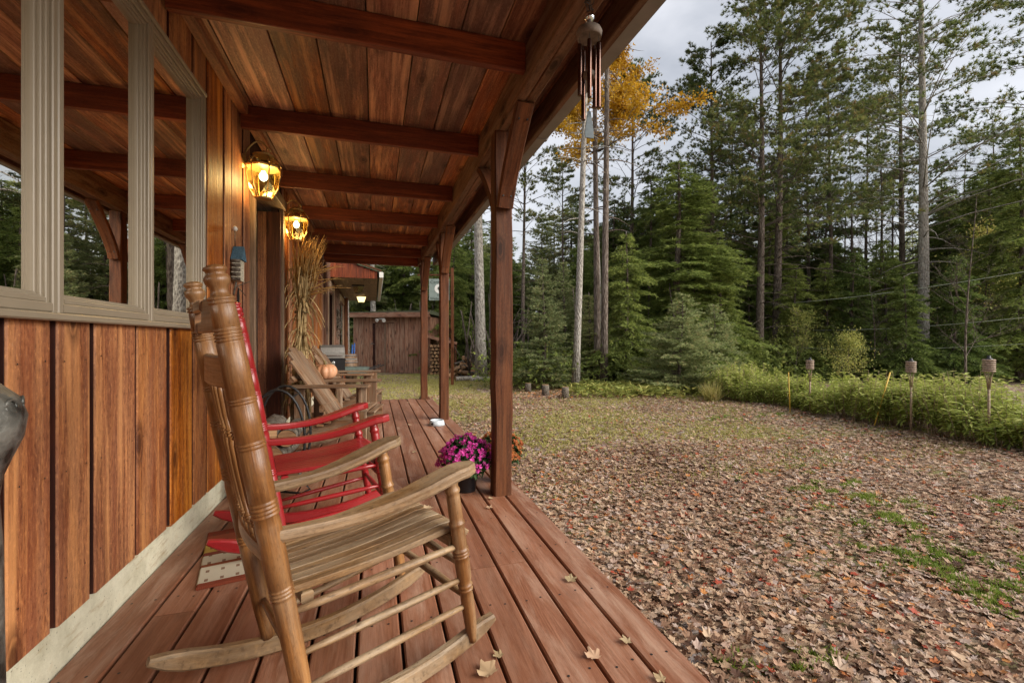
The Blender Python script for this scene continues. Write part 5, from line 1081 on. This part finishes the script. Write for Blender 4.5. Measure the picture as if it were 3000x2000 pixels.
for sx in (-.22, .22):
    for sy in (-.14, .14): MB().bx(sx - .02, sx + .02, sy - .02, sy + .02, 0, .63, 'z').build('leg', M['black'], t)
p = at(1019, 13.0); t = empty('barrel', 'old wooden barrel with steel hoops between the grill and the shed', 'barrel', p)
MB().lathe((0, 0, -.02), (0, 0, .85), [(0, .22), (.3, .27), (.5, .28), (.7, .27), (1, .22), (1, .2), (.9, .19), (.89, .001)], 20).build('staves', M['adir'], t); mb = MB()
for z, r in ((.06, .235), (.25, .272), (.6, .272), (.79, .235)): mb.lathe((0, 0, z), (0, 0, z + .04), [(0, r), (0, r + .006), (1, r + .006), (1, r)], 20)
mb.build('hoops', M['galv'], t)
p = at(1027, 14.6); t = tag(MB().tube([(0, 0, 0), (.06, 0, 1.1)], .03, 6).tube([(.1, 0, 0), (.12, 0, 1.15)], .025, 6).build('blue_poles', M['blue']), 'blue poles leaning on the shed behind the barrel', 'poles'); t.location = p
p = at(1040, 12.6); t = empty('wheelbarrow', 'wheelbarrow with grey-green tray and orange wheel by the shed', 'wheelbarrow', p, .2)
mb = MB(); mb.slab([(-.36, .52), (.36, .5), (.22, .3), (-.18, .3)], -.22, .22, axis=1); mb.build('tray', M['green'], t); MB().lathe((-.42, -.04, .18), (-.42, .04, .18), [(0, .12), (.1, .18), (.9, .18), (1, .12)], 16).build('wheel', M['orange'], t)
MB().tube([(-.42, -.1, .18), (-.1, -.15, .28), (.75, -.2, .55)], .015, 6).tube([(-.42, .1, .18), (-.1, .15, .28), (.75, .2, .55)], .015, 6).tube([(.15, -.15, .3), (.2, -.15, 0)], .012, 6).tube([(.15, .15, .3), (.2, .15, 0)], .012, 6).build('frame', M['black'], t)
p = at(1287, 12.6); t = empty('hanging_sign', 'grey-green hanging sign with dark lettering between the far posts', 'sign', (p.x, p.y, 0), -.30)
z1 = 1 + 12.6 * (YV - 817) / F; z0 = 1 + 12.6 * (YV - 880) / F; MB().bx(-.28, .28, -.012, .012, z0, z1, 'x', .006).build('board', M['signm'], t)
MB().lathe((0, -.0125, (z0 + z1) / 2 + .03), (0, -.016, (z0 + z1) / 2 + .03), [(0, .13), (1, .13)], 24).build('oval', M['white'], t)
mb = MB(); zc = (z0 + z1) / 2 + .03; mb.slab([(-.05, zc - .0), (-.02, zc + .05), (.03, zc + .06), (.05, zc), (.01, zc - .02), (.0, zc - .08), (-.02, zc - .03)], -.019, -.017, axis=1); mb.build('emblem', M['signtext'], t)
for (txt, zz, sz, xx) in (('Carp', z1 - .13, .13, -.25), ('H', z0 + .11, .09, -.05), ('Welle', z0 + .02, .10, -.25)):
    cu = bpy.data.curves.new('lettering', 'FONT'); cu.body = txt; cu.size = sz; cu.extrude = .001; ob = bpy.data.objects.new('tmp', cu); me = bpy.data.meshes.new_from_object(ob); bpy.data.objects.remove(ob)
    o = link_mesh(me, 'lettering', M['signtext'], t); o.rotation_euler = (R(90), 0, 0); o.location = (xx, -.014, zz)
MB().bx(-.6, .32, -.02, .02, z1 + .09, z1 + .13, 'x').tube([(-.22, 0, z1), (-.22, 0, z1 + .1)], .004, 5).tube([(.22, 0, z1), (.22, 0, z1 + .1)], .004, 5).bx(.32, .40, -.04, .04, GZ, z1 + .3, 'z').build('post', M['post'], t)
t = empty('dried_wreath', 'dark dried flower swag hanging beside the far wing door', 'wreath', (WX + .05, 11.2, 1.45)); P = nr.normal(0, 1, (200, 3)) * [.02, .06, .2]; V, T, ti = blades(P, nr.normal(size=P.shape), .09, .02, 3, .4); np_mesh('foliage', V, T, ti, M['twig'], t)
